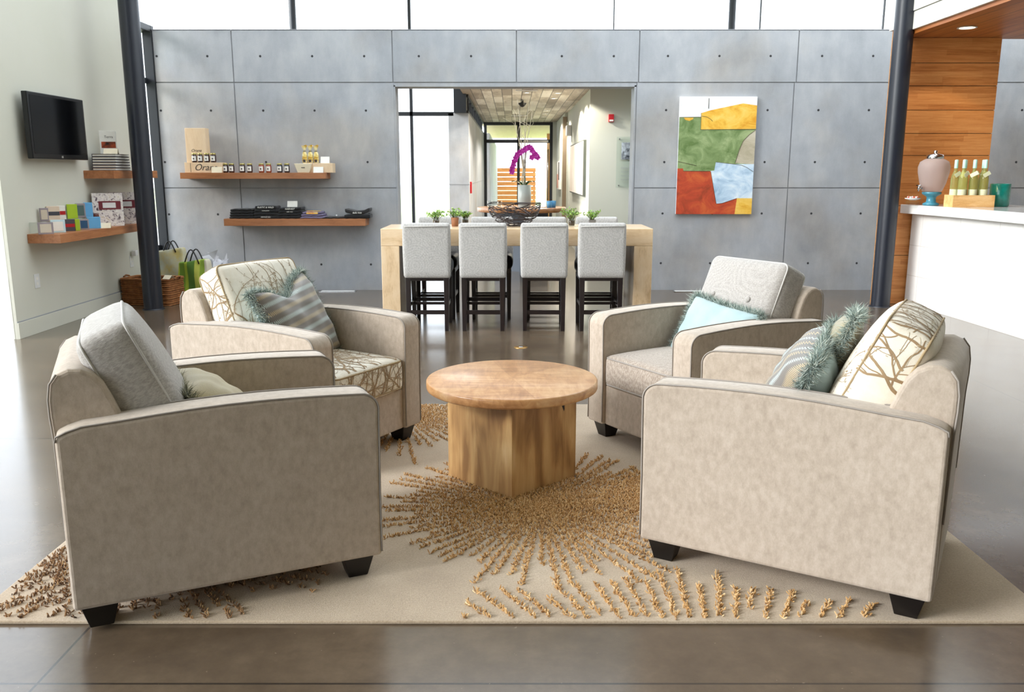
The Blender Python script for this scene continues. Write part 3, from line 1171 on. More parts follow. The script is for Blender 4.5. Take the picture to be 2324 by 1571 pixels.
card('price_card', X(493, 9.77), 9.775, S1, .115, .062, 'blank cream price card in front of the low wooden box', M['cream_paper'])
card('price_card', X(723, 9.77), 9.775, S1, .11, .062, 'blank white price card in front of the white basket', M['paper'])
o = thing('wooden_box', 'pale wooden box at the right end of the jar shelf under the sweet bags', 'box', (X(724), 9.87, S1))
MB().box(-.165, .165, -.07, .08, 0, .105).build('case', M['plywood'], o, bevel=.003)
card('price_card', X(739, 9.85), 9.86, S1 + .105, .10, .07, 'blank white price card standing on the right-hand wooden box', M['paper'])
gold = NT('gold_cellophane')
gold.color(gold.ramp(gold.noise(gold.obj(), 22, 3), [(.4, (196, 150, 50)), (.5, (226, 200, 110)), (.62, (246, 240, 200))]))
gold.set(Roughness=.2, Coat_Weight=.6)
gold.bump(gold.noise(gold.obj(), 30, 3), .5, .01)
for i, px in enumerate((692.5, 705.5, 718.5)):
    o = thing('sweet_bag', ['gold cellophane gift bag, left of three', 'gold cellophane gift bag, middle of three', 'gold cellophane gift bag, right of three'][i], 'bag', (X(px), 9.86 - .0 * i, S1 + .105), 0, 'gold cellophane bags on the jar shelf')
    MB().lathe([(.02, 0), (.028, .005), (.03, .05), (.028, .10), (.014, .13)], 14).build('bag', gold.m, o)
    mb = MB()
    for k in range(9):
        a = k * .7
        mb.add([(.006 * math.cos(a), .006 * math.sin(a), .13), (.034 * math.cos(a - .25), .02 * math.sin(a - .25), .185 + .012 * (k % 3)), (.034 * math.cos(a + .25), .02 * math.sin(a + .25), .19 + .01 * (k % 2))], [(0, 1, 2)])
    mb.build('ruffle', gold.m, o)
    MB().box(-.014, .014, -.0315, -.0285, .01, .04).build('sticker', M['ink'], o)
    MB().lathe([(.015, .122), (.017, .127), (.015, .133)], 10).build('tie', M['ink'], o)
o = thing('gift_basket', 'small white tapered basket with a dark square label at the right of the jars', 'basket', (X(690, 9.79), 9.80, S1))
MB().frustum(0, 0, 0, .10, .13, .07, .20, .10).build('basket_body', M['cream_paper'], o, bevel=.004)
MB().box(-.02, .02, -.052, -.045, .045, .08).build('sticker', M['ink'], o, rot=(R(-8), 0, 0))


# folded garments
def folded(name, px0, px1, z0, h, depth, m, label, cat='shirt', group=None, sagl=0, sagr=0, y=9.88, printing=None):
    xc = X((px0 + px1) / 2, y)
    wd = (px1 - px0) * FY * .97
    mb = cushion_mb(wd, depth, h, r=min(h * .48, .012), crown=.0, side=.004, n=8)
    vs = []
    for p in mb.v:
        u = p[0] / (wd / 2)
        z = p[2] + (sagl * max(0, -u) ** 2 + sagr * max(0, u) ** 2) + .0025 * math.sin(9 * u)
        vs.append((p[0], p[1], z))
    mb.v = vs
    o = mb.build(name, m, loc=(xc, y, z0 + h / 2 + .001))
    tag(o, label, cat, group)
    if printing:
        for k, (s, sz, dz) in enumerate(printing):
            text(s, sz, M['paper'], 'printed_words', o, Matrix.Translation((0, -depth / 2 - .006, dz)) @ Matrix.Rotation(R(80), 4, 'X'), shear=.2)
    return o


blackc = plain('black_cotton', (18, 18, 20), .9, sheen=.2, bump=.2, bs=80)
greyc = plain('charcoal_cotton', (40, 38, 38), .9, sheen=.2, bump=.2, bs=80)
purple = plain('lavender_cotton', (120, 112, 140), .9)
names = ['bottom', 'second from bottom', 'third from bottom', 'top']
for i in range(4):
    folded('folded_shirt', 520 + i * 1.0, 573 - i * .5, S2 + i * .028, .027, .2, blackc, 'plain black folded shirt, %s of the leftmost pile' % names[i], group='black shirts in the leftmost pile', sagl=-.004, sagr=-.001)
for i in range(4):
    folded('folded_shirt', 575 + i * 1.5, 632 - i * 1.2, S2 + i * .036, .035, .2, blackc, 'black folded shirt, %s of the second pile with white print' % names[i], group='black shirts in the second pile', sagl=.0, sagr=-.006,
           printing=[[('VINTAGE HILL', .018, .0)], None, [('estate grown', .016, 0)], [('RUSTIC & WILD', .026, .0)]][i] if i != 1 else None)
for i in range(4):
    folded('folded_shirt', 629 + i * 1.5, 685 - i * .2, S2 + i * .031, .030, .2, blackc, 'black folded shirt, %s of the third pile under the white card' % names[i], group='black shirts in the third pile', sagl=-.002, sagr=.004,
           printing=[None, None, [('cellar crew', .016, 0)], [('HARVEST', .026, .0)]][i])
card('price_card', X(658.5), 9.88, S2 + .128, .115, .065, 'blank pale card standing on the third pile of black shirts', M['paper'])
for i in range(3):
    folded('folded_shirt', 680 + i * 3, 738 - i * 4, S2 + i * .026, .025, .2, purple, 'lavender grey folded shirt with orange print, %s of its pile' % ['bottom', 'middle', 'top'][i], group='lavender folded shirts')
oran = plain('orange_print', (236, 150, 70), .8, c2=(244, 210, 120), scale=25)
sh = bpy.data.objects['folded_shirt.014'] if 'folded_shirt.014' in bpy.data.objects else None
if sh:
    mb = MB().flat([(-.07, -.05), (.06, -.06), (.075, .03), (-.02, .06), (-.08, .02)], .0135, .0185)
    mb.build('print', oran, sh)
    MB().box(-.06, .07, -.1055, -.1045, -.012, .008).build('print', oran, sh)
folded('folded_shirt', 730, 778, S2, .02, .2, greyc, 'single flat charcoal shirt between the lavender pile and the tote', group=None)
o = MB().lathe([(.001, 0), (.010, .002), (.012, .009), (.008, .016), (.001, .018)], 12).build('white_pebble', M['white'], loc=(X(760), 9.84, S2 + .0245))
tag(o, 'tiny white round tag lying on the flat charcoal shirt', 'tag')
folded('folded_tote', 781, 840, S2, .045, .2, blackc, 'black folded tote bag at the right end of the shirt shelf, lower', 'bag')
folded('folded_tote', 783, 839, S2 + .047, .04, .2, greyc, 'charcoal folded tote bag with curled ends, on top at the right end', 'bag', sagl=.028, sagr=.034, printing=[('Bella Vida', .026, -.002)])

# ------------------------------------------------------------------ left wall things
o = thing('television', 'black flat television on a bracket on the pale left wall', 'television', (-3.985, 7.66, 1.738), R(90), rot=None)
o.rotation_euler = (0, 0, R(90))
# local: x along the wall (away), -y to the room after rotation
MB().box(-.40, .54, -.02, .03, -.272, .272).build('cabinet', M['black_plastic'], o, bevel=.008)
MB().box(-.37, .51, -.0215, -.018, -.23, .245).build('screen', M['screen'], o)
text('LG', .022, M['paper'], 'logo', o, Matrix.Translation((.07, -.0215, -.252)) @ Matrix.Rotation(R(90), 4, 'X'))
MB().box(-.1, .1, .03, .088, -.08, .08).build('wall_bracket', M['black_plastic'], o)

# books on the upper left shelf
cover = plain('book_cover', (44, 40, 50), .5)
for i in range(6):
    o = thing('stacked_book', ['bottom', 'second', 'third', 'fourth', 'fifth', 'topmost'][i] + ' grey covered book of the flat stack on the upper left shelf' if i not in (1, 2, 3, 4) else ['', 'second', 'third', 'fourth', 'fifth'][i] + ' from bottom grey covered book in the flat stack on the upper left shelf', 'book', (-3.92, 8.56, S3 + i * .0262), R(-2 + i * .6), 'flat stack of grey books')
    mb = MB().box(-.115, .115, -.15, .15, .0, .0055).box(-.115, .115, -.15, .15, .0215, .0255).box(-.115, -.112, -.15, .15, .003, .0225)
    mb.build('cover', cover, o)
    MB().box(-.111, .111, -.146, .146, .003, .0225).build('pages', M['paper'], o)
zt = S3 + 6 * .0262
o = thing('upright_book', 'white book with a dark food photo standing on the book stack', 'book', (-3.96, 8.62, zt), R(12))
MB().box(-.075, .075, -.012, .012, 0, .225).build('cover', M['paper'], o, bevel=.002)
MB().box(-.06, .07, -.0132, -.0122, .06, .12).build('cover_photo', plain('photo_dark', (34, 34, 30), .5, c2=(196, 84, 44), scale=14), o)
text('Terra', .035, M['ink'], 'title', o, Matrix.Translation((.01, -.0126, .165)) @ Matrix.Rotation(R(90), 4, 'X'))
card('price_card', -3.88, 8.49, zt, .13, .05, 'cream tent card lying on the grey book stack', M['cream_paper'], rz=R(8), lean=30)


# gift boxes on the lower left shelf: each turned a little to the room
def gift(name, pxc, X0, wpx, hpx, m, label, cat='box', inner=None, th=.03, rz=32, stripe=None, z=S4, text_=None):
    y = None
    # place on line X = X0 at the pixel column pxc
    d = X0 / ((pxc - 1162) / 1942)
    y = (d - .0) / .9801 + .1 * 0
    k = d / 1942
    wd, h = wpx * k * 1.06, hpx * k
    z = z + (.098 if X0 == XB else 0)
    o = thing(name, label, cat, (X0, y, z), R(rz))
    MB().box(-wd / 2, wd / 2, -th / 2, th / 2, 0, h).build('body', m, o, bevel=.002)
    if inner:
        MB().box(-wd * .36, wd * .36, -th / 2 - .0015, -th / 2 + .001, h * .14, h * .86).build('panel', inner, o)
    if stripe:
        MB().box(-wd / 2 + .001, wd / 2 - .001, -th / 2 - .0015, -th / 2 + .001, h * .35, h * .62).build('stripe', stripe, o)
    return o


silver = plain('silver_frame', (170, 160, 166), .35, metal=.4)
beige = plain('beige_card', (214, 200, 180), .7)
lime = plain('lime_card', (176, 206, 46), .6)
slate = plain('slate_card', (86, 108, 106), .6)
sky = plain('sky_card', (104, 176, 226), .55)
pale = plain('pale_blue_card', (206, 232, 238), .3)
navy = plain('navy_card', (40, 84, 124), .5)
cream = plain('cream_card', (236, 214, 190), .7)
charcoal = plain('charcoal_card', (76, 76, 84), .7)
XB = -4.03
zr = S4
o = MB().box(-.045, .045, -.55, .42, .09, .098).box(-.045, .045, -.55, -.542, 0, .09).box(-.045, .045, .412, .42, 0, .09).build('display_riser', M['jar_glass'], loc=(-4.03, 7.83, S4))
tag(o, 'clear acrylic riser under the back row of gift boxes', 'riser')
gift('coaster_set', 90, XB, 17, 30, silver, 'silver framed coaster set at the wall end of the lower left shelf', 'coasters', inner=beige, z=zr)
gift('gift_box', 111, XB, 25, 32, cream, 'cream boxed gift with a charcoal band, back row', stripe=charcoal)
gift('gift_box', 130, XB, 16, 31, M['paper'], 'white boxed gift with a red band, back row', stripe=M['red'])
gift('gift_box', 155, XB, 20, 32, lime, 'tall lime green box in the back row')
gift('coaster_set', 174, XB, 19, 32, silver, 'slate green coaster set behind the navy one', 'coasters', inner=slate)
gift('gift_box', 192, XB, 17, 32, sky, 'sky blue box in the back row')
XF = -3.93
XF2 = -3.90
gift('coaster_set', 90, XF, 30, 27, silver, 'purple grey framed beige coaster set, nearest the camera on the lower left shelf', 'coasters', inner=beige)
gift('gift_box', 119, XF, 28, 29, pale, 'pale icy blue glossy box in the front row', inner=M['paper'])
gift('gift_box', 145, XF, 22, 27, charcoal, 'small dark floral box with red print in the front row', stripe=M['red'])
gift('gift_box', 164, XF2, 9, 26, lime, 'narrow lime green box in the front row')
gift('coaster_set', 179, XF2, 19, 24, silver, 'navy blue coaster set in the front row', 'coasters', inner=navy)
gift('gift_box', 202, XF2, 26, 26, sky, 'sky blue box in the front row beside the patterned bags')

bagm = NT('patterned_bag')
bagm.color(bagm.ramp(bagm.noise(bagm.obj(), 28, 3, .6, 1.0), [(.36, (84, 66, 78)), (.44, (214, 204, 200)), (.6, (240, 234, 228)), (.7, (196, 180, 150))], 'LINEAR'))
maroon = plain('maroon_label', (116, 40, 48), .6)
for i, (y, lab) in enumerate(((8.42, 'patterned kit box with a maroon label on the lower left shelf, nearer one'), (8.78, 'patterned kit box with a maroon label, farther one beside the column'))):
    o = thing('kit_box', lab, 'box', (-3.93, y, S4), R(28), 'patterned kit boxes')
    MB().box(-.135, .135, -.04, .04, 0, .315).build('carton', bagm.m, o, bevel=.003)
    l = MB().box(-.08, .115, -.0425, -.0395, .16, .24).build('label_panel', maroon, o)
    MB().box(-.045, .07, -.0440, -.0425, .175, .225).build('label_plate', M['white'], l)
    MB().lathe([(.001, -.03), (.03, -.02), (.034, 0), (.03, .02), (.001, .03)], 14).build('picture', plain('brown_print', (96, 48, 36), .5), o, loc=(-.115, -.03, .1))
card('price_card', -3.83, 8.1, S4, .12, .045, 'cream folded card in front of the patterned kit boxes', M['cream_paper'], rz=R(15), lean=30)


def plate(name, loc, rz, label, cat):
    o = thing(name, label, cat, loc, rz)
    MB().box(-.04, .04, -.006, 0, -.06, .06).build('cover_plate', M['white'], o, bevel=.002)
    for z in (-.022, .022):
        MB().box(-.014, .014, -.0075, -.005, z - .012, z + .012).build('socket', M['paper'], o)
    return o


plate('wall_outlet', (-4.08, 7.31, .44), R(90), 'white double wall outlet low on the pale left wall', 'outlet')
o = plate('wall_outlet', (-4.08, 9.17, .42), R(90), 'white outlet with a plug low on the left wall beside the slot window', 'outlet')
o = thing('air_freshener', 'small white plug-in device above the basket on the left wall', 'device', (-4.06, 9.17, .5), R(90))
MB().box(-.03, .03, -.05, .0, -.02, .04).build('casing', M['white'], o, bevel=.008)

# ------------------------------------------------------------------ basket and bags by the left column
def wicker_mat(name, a, b, c):
    t = NT(name)
    o = t.obj()
    ck = t.n('TexBrick', {'Vector': t.map(o, (1, 1, 1)), 'Scale': 1.0})
    wv = t.n('TexWave', {'Vector': o, 'Scale': 22.0, 'Distortion': 1.5, 'Detail': 2.0}, bands_direction='Z').outputs['Fac']
    nz = t.noise(o, 18, 3)
    f = t.math('ADD', t.math('MULTIPLY', wv, .35), t.math('MULTIPLY', nz, .65))
    t.color(t.ramp(f, [(.3, a), (.5, b), (.7, c)]))
    t.bump(wv, .8, .01)
    t.set(Roughness=.7)
    return t.m


wick = wicker_mat('wicker', (112, 66, 30), (158, 98, 50), (190, 128, 74))
B = thing('wicker_basket', 'rectangular brown wicker basket behind the left steel column', 'basket', (-3.77, 8.93, 0), R(-10))
mb = MB()
for k in range(12):
    z = .008 + k * .0215
    e = .004 * (k % 2)
    mb.tube([(x, y, z) for x, y in rrect(.265 + e, .15 + e, .03, 3)], .0125, 6, closed=True)
for x, y in rrect(.262, .148, .03, 1):
    mb.tube([(x, y, 0), (x, y, .26)], .008, 5)
mb.build('weave', wick, B)
MB().tube([(x, y, .268) for x, y in rrect(.27, .155, .03, 4)], .014, 8, closed=True).build('rim', wick, B)
for s in (-1, 1):
    MB().tube([(s * .275, -.05, .265), (s * .295, -.045, .285), (s * .30, 0, .295), (s * .295, .045, .285), (s * .275, .05, .265)], .009, 6).build('handle', wick, B)
MB().box(-.25, .25, -.135, .135, .005, .02).build('bottom', wick, B)
o = card('price_card', -3.53, 8.76, .283, .09, .035, 'cream card hanging on the wicker basket corner', M['cream_paper'], rz=R(-20), lean=50)

strp = NT('striped_tote')
s_ = strp.n('SeparateXYZ', {0: strp.obj()})
fx = strp.math('FRACT', strp.math('ADD', strp.math('DIVIDE', s_.outputs[0], .46), 10.5))
strp.color(strp.ramp(fx, [(0, (196, 208, 70)), (.14, (120, 156, 52)), (.3, (176, 196, 62)), (.38, (96, 138, 56)), (.58, (206, 214, 96)), (.72, (150, 180, 64)), (.84, (214, 208, 186))], 'CONSTANT'))
strp.set(Roughness=.8)


def tote(name, loc, rz, label, m, W=.40, H=.42, Dp=.14, hh=.24):
    o = thing(name, label, 'bag', loc, rz)
    mb = cushion_mb(W, Dp, H, r=.025, crown=.0, side=.0, n=10)
    vs = []
    for p in mb.v:
        v = (p[2] + H / 2) / H
        k = 1 - .35 * v
        wob = .012 * math.sin(18 * p[0] + 6 * v)
        vs.append((p[0] * (1 - .12 * v), p[1] * k + wob, p[2] + H / 2 + .02 * v * math.sin(9 * p[0])))
    mb.v = vs
    mb.build('bag_body', m, o)
    for s in (-1, 1):
        MB().tube([(-W * .22 + i / 10 * W * .44, s * Dp * .30, H - .03 + hh * math.sin(PI * i / 10)) for i in range(11)], .007, 6).build('handle', M['black_leather'], o)
    MB().box(-W / 2 + .02, W / 2 - .02, -Dp / 2 + .01, Dp / 2 - .01, -.0, .02).build('base', M['black_leather'], o)
    return o


tote('striped_tote', (-3.44, 9.26, 0), R(-18), 'lime green striped tote bag standing right of the wicker basket', strp.m, W=.42, H=.42, hh=.15)
tote('tote_bag', (-3.78, 9.52, 0), R(-10), 'yellow and grey tote bag behind the wicker basket', plain('yellow_print_tote', (206, 186, 116), .8, c2=(196, 200, 186), scale=9), W=.34, H=.52, hh=.12)
o = thing('gift_basket', 'brown basket wrapped in clear cellophane against the concrete wall behind the tote', 'basket', (-3.36, 9.70, 0))
mb = MB()
for k in range(10):
    mb.tube([((.13 + .006 * k) * math.cos(a * PI / 10), (.13 + .004 * k) * math.sin(a * PI / 10), .012 + k * .026) for a in range(20)], .014, 6, closed=True)
mb.build('weave', wicker_mat('wicker_dark', (56, 30, 18), (96, 54, 34), (128, 78, 50)), o)
rn = random.Random(5)
mb = MB()
for k in range(26):
    a = rn.uniform(0, 2 * PI)
    r = rn.uniform(.02, .12)
    c = Vector((r * math.cos(a), r * math.sin(a), rn.uniform(.26, .42)))
    mb.add([c + Vector((rn.gauss(0, .04), rn.gauss(0, .04), rn.gauss(0, .05))) for _ in range(4)], [(0, 1, 2), (0, 2, 3)])
cel = NT('cellophane')
cel.color((226, 226, 232))
cel.set(Roughness=.1, Alpha=.55, Coat_Weight=.5)
mb.build('cellophane', cel.m, o)

# floor registers and the brass floor outlet
for x, lab in ((-2.02, 'white slotted floor register at the concrete wall left of the opening'), (2.08, 'white slotted floor register at the concrete wall right of the opening')):
    o = thing('floor_register', lab, 'register', (x, 9.86, 0))
    mb = MB().box(-.21, .21, -.055, .055, 0, .006)
    mb.build('plate', M['chrome'], o)
    for k in range(5):
        MB().box(-.19, .19, -.042 + k * .019, -.034 + k * .019, .006, .009).build('slat', M['white'], o)
o = thing('floor_outlet', 'round brass floor outlet cover between the coffee table and the stools', 'outlet', (.07, 6.62, 0))
MB().lathe([(.055, 0), (.055, .003), (.03, .005), (.001, .005)], 24).build('cover', plain('brass', (176, 138, 84), .35, metal=.8), o)
MB().lathe([(.02, .005), (.02, .007), (.001, .007)], 16).build('cap', M['chrome'], o)

# ------------------------------------------------------------------ counter table
TY0, TY1, TZ = 7.50, 8.17, .873
Tt = thing('counter_table', 'long pale knotty wood counter-height table with thick slab ends', 'table', (.042, 0, 0))
TX = 1.187
MB().box(-TX, TX, TY0, TY1, TZ - .15, TZ).build('tabletop', M['maple'], Tt, bevel=.004)
for s in (-1, 1):
    x0, x1 = sorted((s * TX, s * (TX - .16)))
    MB().box(x0, x1, TY0, TY1, 0, TZ - .1505).build('slab_leg', M['maple_leg'], Tt, bevel=.004)


def stool_proto(label, loc, rz):
    """back panel faces -y (outer side), seat towards +y"""
    o = thing('counter_stool', label, 'stool', loc, rz, 'upholstered counter stools around the long table')
    W = .405
    mb = cushion_mb(W, .075, .47, r=.022, crown=.0, side=.006, n=10)
    mb.v = [(p[0] * (1 - .03 * (.24 - p[2])), p[1] - .10 * max(0, p[2]) ** 1.0 * .35, p[2]) for p in mb.v]
    mb.build('back_panel', M['stool_cloth'], o, loc=(0, .04, .697))
    MB().tube([(-W / 2 + .018, -.012, .905), (W / 2 - .018, -.012, .905)], .004, 6).build('piping', M['piping_light'], o)
    mb = cushion_mb(W - .01, .42, .13, r=.045, crown=.012, side=.008, n=10)
    mb.build('seat', M['black_leather'], o, loc=(0, .29, .535))
    MB().box(-W / 2 + .02, W / 2 - .02, .03, .47, .435, .48).build('seat_rail', M['stool_wood'], o, bevel=.003)
    for sx in (-1, 1):
        MB().frustum(sx * (W / 2 - .038), .015 - .0, 0, .47, .034, .034, .046, .046, dy=.03).build('leg', M['stool_wood'], o, bevel=.002)
        MB().frustum(sx * (W / 2 - .038), .445, 0, .47, .032, .032, .044, .044).build('leg', M['stool_wood'], o, bevel=.002)
        MB().box(sx * (W / 2 - .038) - .010, sx * (W / 2 - .038) + .010, .03, .44, .20, .235).build('stretcher', M['stool_wood'], o)
    MB().box(-W / 2 + .05, W / 2 - .05, .015, .037, .145, .180).build('stretcher', M['stool_wood'], o)
    MB().box(-W / 2 + .05, W / 2 - .05, .434, .456, .20, .235).build('stretcher', M['stool_wood'], o)
    MB().box(-W / 2 + .05, W / 2 - .05, .22, .245, .20, .225).build('stretcher', M['stool_wood'], o)
    return o


near = [(-.731, 'leftmost'), (-.249, 'second from the left'), (.276, 'third from the left'), (.77, 'rightmost')]
sp = stool_proto('grey swirl-cloth counter stool, leftmost on the near side of the long table', (-.731, 7.32, 0), 0)
for x, s in near[1:]:
    dup(sp, (x, 7.32, 0), R(random.uniform(-1.5, 1.5)), 'grey swirl-cloth counter stool, %s on the near side of the long table' % s)
for i, px in enumerate((996, 1116, 1238, 1357)):
    x = (px - 1162) / 1942 * 8.2
    dup(sp, (x, 8.42, 0), R(180 + random.uniform(-2, 2)), 'grey counter stool, %s on the far side of the long table' % near[i][1])

# wire bowl
bowl = thing('wire_bowl', 'large dark woven wire bowl on the long table', 'bowl', (.02, 7.84, TZ))
mb = MB()
rn = random.Random(11)


def bowlpt(a, t):
    r = .04 + .20 * math.sin(t * PI / 2)
    return Vector((r * math.cos(a), r * math.sin(a) * .9, .006 + .20 * (1 - math.cos(t * PI / 2)) * 1.0))


for k in range(120):
    a0 = rn.uniform(0, 2 * PI)
    t0 = rn.uniform(.08, 1)
    da = rn.uniform(.5, 1.5) * rn.choice((-1, 1))
    dt = rn.uniform(-.35, .35)
    mb.tube([bowlpt(a0 + da * i / 9, min(1.03, max(.02, t0 + dt * i / 9))) for i in range(10)], .0034, 5)
mb.build('wire_weave', plain('dark_wire', (54, 48, 50), .4, metal=.5), bowl)
MB().tube([bowlpt(2 * PI * i / 40, 1) for i in range(40)], .0035, 6, closed=True).build('rim', plain('dark_wire2', (54, 48, 50), .4, metal=.5), bowl)
MB().tube([bowlpt(2 * PI * i / 24, .05) for i in range(24)], .005, 6, closed=True).build('base_ring', plain('dark_wire3', (54, 48, 50), .4, metal=.5), bowl)

# small herb pots
leafm = island_mat('herb_leaf', [(0, (84, 130, 40)), (.5, (120, 166, 56)), (1, (168, 196, 96))], .6)


def herb(px, y, label, kind, wpx, hh, seed):
    x = (px - 1162) / 1942 * (y * .98)
    o = thing('potted_herb', label, 'plant', (x, y, TZ), 0, None)
    rr = .035
    if kind == 0:
        MB().lathe([(.026, 0), (.03, .004), (.034, .07), (.031, .07), (.028, .01), (.001, .01)], 20).build('pot', M['jar_glass'], o)
    elif kind == 1:
        MB().lathe([(.026, 0), (.03, .004), (.036, .08), (.033, .08), (.028, .01), (.001, .01)], 20).build('pot', plain('terracotta_%d' % seed, (150, 96, 60), .7), o)
    else:
        MB().box(-.032, .032, -.032, .032, 0, .062).build('pot', M['chrome'], o, bevel=.003)
    MB().lathe([(.026, .008), (.029, .055), (.001, .057)], 16).build('soil', plain('soil_%d' % seed, (70, 48, 34), .9), o)
    rn = random.Random(seed)
    mb = MB()
    st = MB()
    for k in range(40):
        a = rn.uniform(0, 2 * PI)
        sp_ = rn.uniform(.1, 1) * wpx
        top_ = Vector((sp_ * math.cos(a), sp_ * math.sin(a) * .7, .055 + hh * rn.uniform(.35, 1)))
        base = Vector((.012 * math.cos(a), .012 * math.sin(a), .05))
        midp = base.lerp(top_, .5) + Vector((0, 0, .02))
        st.tube([base, midp, top_], .0012, 4)
        for j in range(5):
            c = midp.lerp(top_, rn.random()) + Vector((rn.gauss(0, .008), rn.gauss(0, .008), rn.gauss(0, .006)))
            d = Vector((rn.gauss(0, 1), rn.gauss(0, 1), rn.gauss(0, .6))).normalized() * .012
            s = d.cross(Vector((rn.gauss(0, 1), rn.gauss(0, 1), 1))).normalized() * .006
            mb.add([c - d, c + s, c + d, c - s], [(0, 1, 2, 3)])
    mb.build('leaves', leafm, o)
    st.build('stems', plain('stem_%d' % seed, (104, 120, 60), .7), o)
    return o


herb(988, 7.84, 'small leafy herb in a clear glass, leftmost on the long table', 0, .10, .09, 21)
herb(1031, 7.86, 'bushy herb in a terracotta pot, second from the left on the long table', 1, .105, .12, 22)
herb(1055, 7.96, 'small pale green herb right beside the terracotta pot', 0, .07, .08, 23)
herb(1299, 7.84, 'bushy herb in a clear glass right of the wire bowl', 0, .105, .12, 24)
herb(1346, 7.84, 'small herb in a square metal pot at the right end of the long table', 2, .09, .09, 25)

# ------------------------------------------------------------------ round table behind, with the orchid
RT = thing('round_table', 'round high wooden table with grey slab base beyond the opening', 'table', (.13, 11.9, 0))
MB().lathe([(.001, .83), (.60, .83), (.61, .835), (.61, .885), (.60, .89), (.001, .89)], 56).build('tabletop', wood('walnut_top', (150, 96, 52), (178, 120, 72), (196, 142, 92), grain=(1.5, 10, 10), rough=.25, coat=.4), RT)
for k in range(3):
    a = R(30 + 120 * k)
    MB().box(-.02, .42, -.025, .025, 0, .829).build('slab_leg', plain('grey_slab_%d' % k, (96, 104, 114), .5), RT, rot=(0, 0, a))
o = thing('potted_orchid', 'magenta orchid with tall bare twigs in a grey ceramic pot', 'plant', (.17, 11.85, .89))
MB().lathe([(.08, 0), (.086, .01), (.09, .10), (.09, .30), (.082, .30), (.08, .05), (.001, .05)], 32).build('pot', plain('ribbed_ceramic', (168, 174, 168), .35, bump=.5, bs=30), o)
MB().lathe([(.081, .27), (.001, .285)], 20).build('soil', plain('moss', (90, 84, 52), .9), o)
lfm = plain('orchid_leaf', (52, 92, 36), .4)
for a, l in ((170, .16), (20, .13), (-40, .10), (120, .12), (215, .14)):
    mb = MB()
    c, s = math.cos(R(a)), math.sin(R(a))
    vs = []
    n = 7
    for i in range(n + 1):
        t = i / n
        w_ = .028 * math.sin(PI * min(1, t * .93 + .07)) + .002
        r_ = .02 + l * t
        z_ = .28 + .16 * t - .10 * t * t
        vs += [(c * r_ - s * w_, s * r_ + c * w_, z_ + .01), (c * r_, s * r_, z_), (c * r_ + s * w_, s * r_ - c * w_, z_ + .01)]
    fs = []
    for i in range(n):
        for j in range(2):
            fs.append((3 * i + j, 3 * i + j + 1, 3 * i + j + 4, 3 * i + j + 3))
    mb.add(vs, fs, 0, True)
    mb.build('leaf', lfm, o)
twm = plain('pale_twig', (196, 184, 160), .8)
for k in range(5):
    mb = MB()
    rn = random.Random(40 + k)
    x0 = rn.uniform(-.03, .03)
    tx = [-.16, -.1, .0, .05, .1][k]
    pts = [(x0 + (tx - x0) * (i / 9) ** 1.6 + rn.gauss(0, .006), rn.gauss(0, .006), .27 + i / 9 * [1.0, 1.15, .95, 1.1, 1.0][k]) for i in range(10)]
    mb.tube(pts, .006, 6, taper=lambda t: 1.5 - t)
    for j in range(5):
        p = Vector(pts[4 + j])
        mb.tube([p, p + Vector((rn.gauss(0, .04), rn.gauss(0, .03), .07)), p + Vector((rn.gauss(0, .06), rn.gauss(0, .03), .14))], .002, 4)
    mb.build('twig', twm, o)
mb = MB()
mb.tube([(0.0, 0, .27), (.0, 0, .6), (.02, -.01, .75)], .013, 8)
mb.build('birch_stake', plain('birch_bark', (206, 200, 186), .8, c2=(120, 110, 96), scale=30), o)
mag = plain('orchid_magenta', (164, 20, 140), .5, c2=(190, 40, 160), scale=40)
sprays = [[(-.01, 0, .74), (-.06, 0, .72), (-.11, 0, .665), (-.14, 0, .60), (-.155, 0, .54), (-.165, 0, .47)],
          [(.0, 0, .74), (.03, 0, .79), (.07, 0, .79), (.10, 0, .755), (.125, 0, .70), (.17, 0, .65)]]
stm = MB()
for sp_ in sprays:
    stm.tube(sp_, .003, 5)
stm.build('flower_stem', lfm, o)
rn = random.Random(9)
fpos = [(-.05, .735), (-.075, .715), (-.10, .70), (-.12, .655), (-.14, .61), (-.15, .565), (-.165, .52), (-.17, .475), (.01, .77), (.035, .79), (.06, .80), (.085, .785), (.105, .75), (.13, .72), (.155, .695), (.175, .665), (.10, .665), (-.02, .755)]
for x, z in fpos:
    mb = MB()
    fz_ = rn.uniform(-.3, .3)
    for k in range(5):
        a = fz_ + k * 2 * PI / 5
        c, s = math.cos(a), math.sin(a)
        r_ = .046
        w_ = .023
        mb.add([(0, 0, 0), (c * r_ * .5 - s * w_, -.008, s * r_ * .5 + c * w_), (c * r_, -.004, s * r_), (c * r_ * .5 + s * w_, -.008, s * r_ * .5 - c * w_)], [(0, 1, 2, 3)])
    mb.lathe([(.001, 0), (.006, .004), (.001, .014)], 8, M=Matrix.Rotation(R(90), 4, 'X'))
    mb.build('blossom', mag, o, loc=(x, -.02 + rn.uniform(-.02, .02), z))
bluem = plain('blue_cup', (92, 160, 206), .3)
cups = [(-.30, 11.72, 'clear tumbler at the left side of the round table', 0), (-.17, 11.62, 'small clear tumbler behind the wire bowl, left of the orchid', 0), (.43, 11.72, 'clear tumbler right of the orchid pot', 0), (.35, 11.6, 'clear tumbler closest to the right of the orchid pot', 0), (.5, 11.65, 'blue cup on the round table, left of two', 1), (.56, 11.72, 'blue cup on the round table, right of two', 1)]
for x, y, lab, k in cups:
    o = MB().lathe([(.026, 0), (.032, .004), (.037, .09), (.034, .09), (.029, .01), (.001, .01)], 20).build('tumbler', [M['jar_glass'], bluem][k], loc=(x, y, .89))
    tag(o, lab, 'cup')

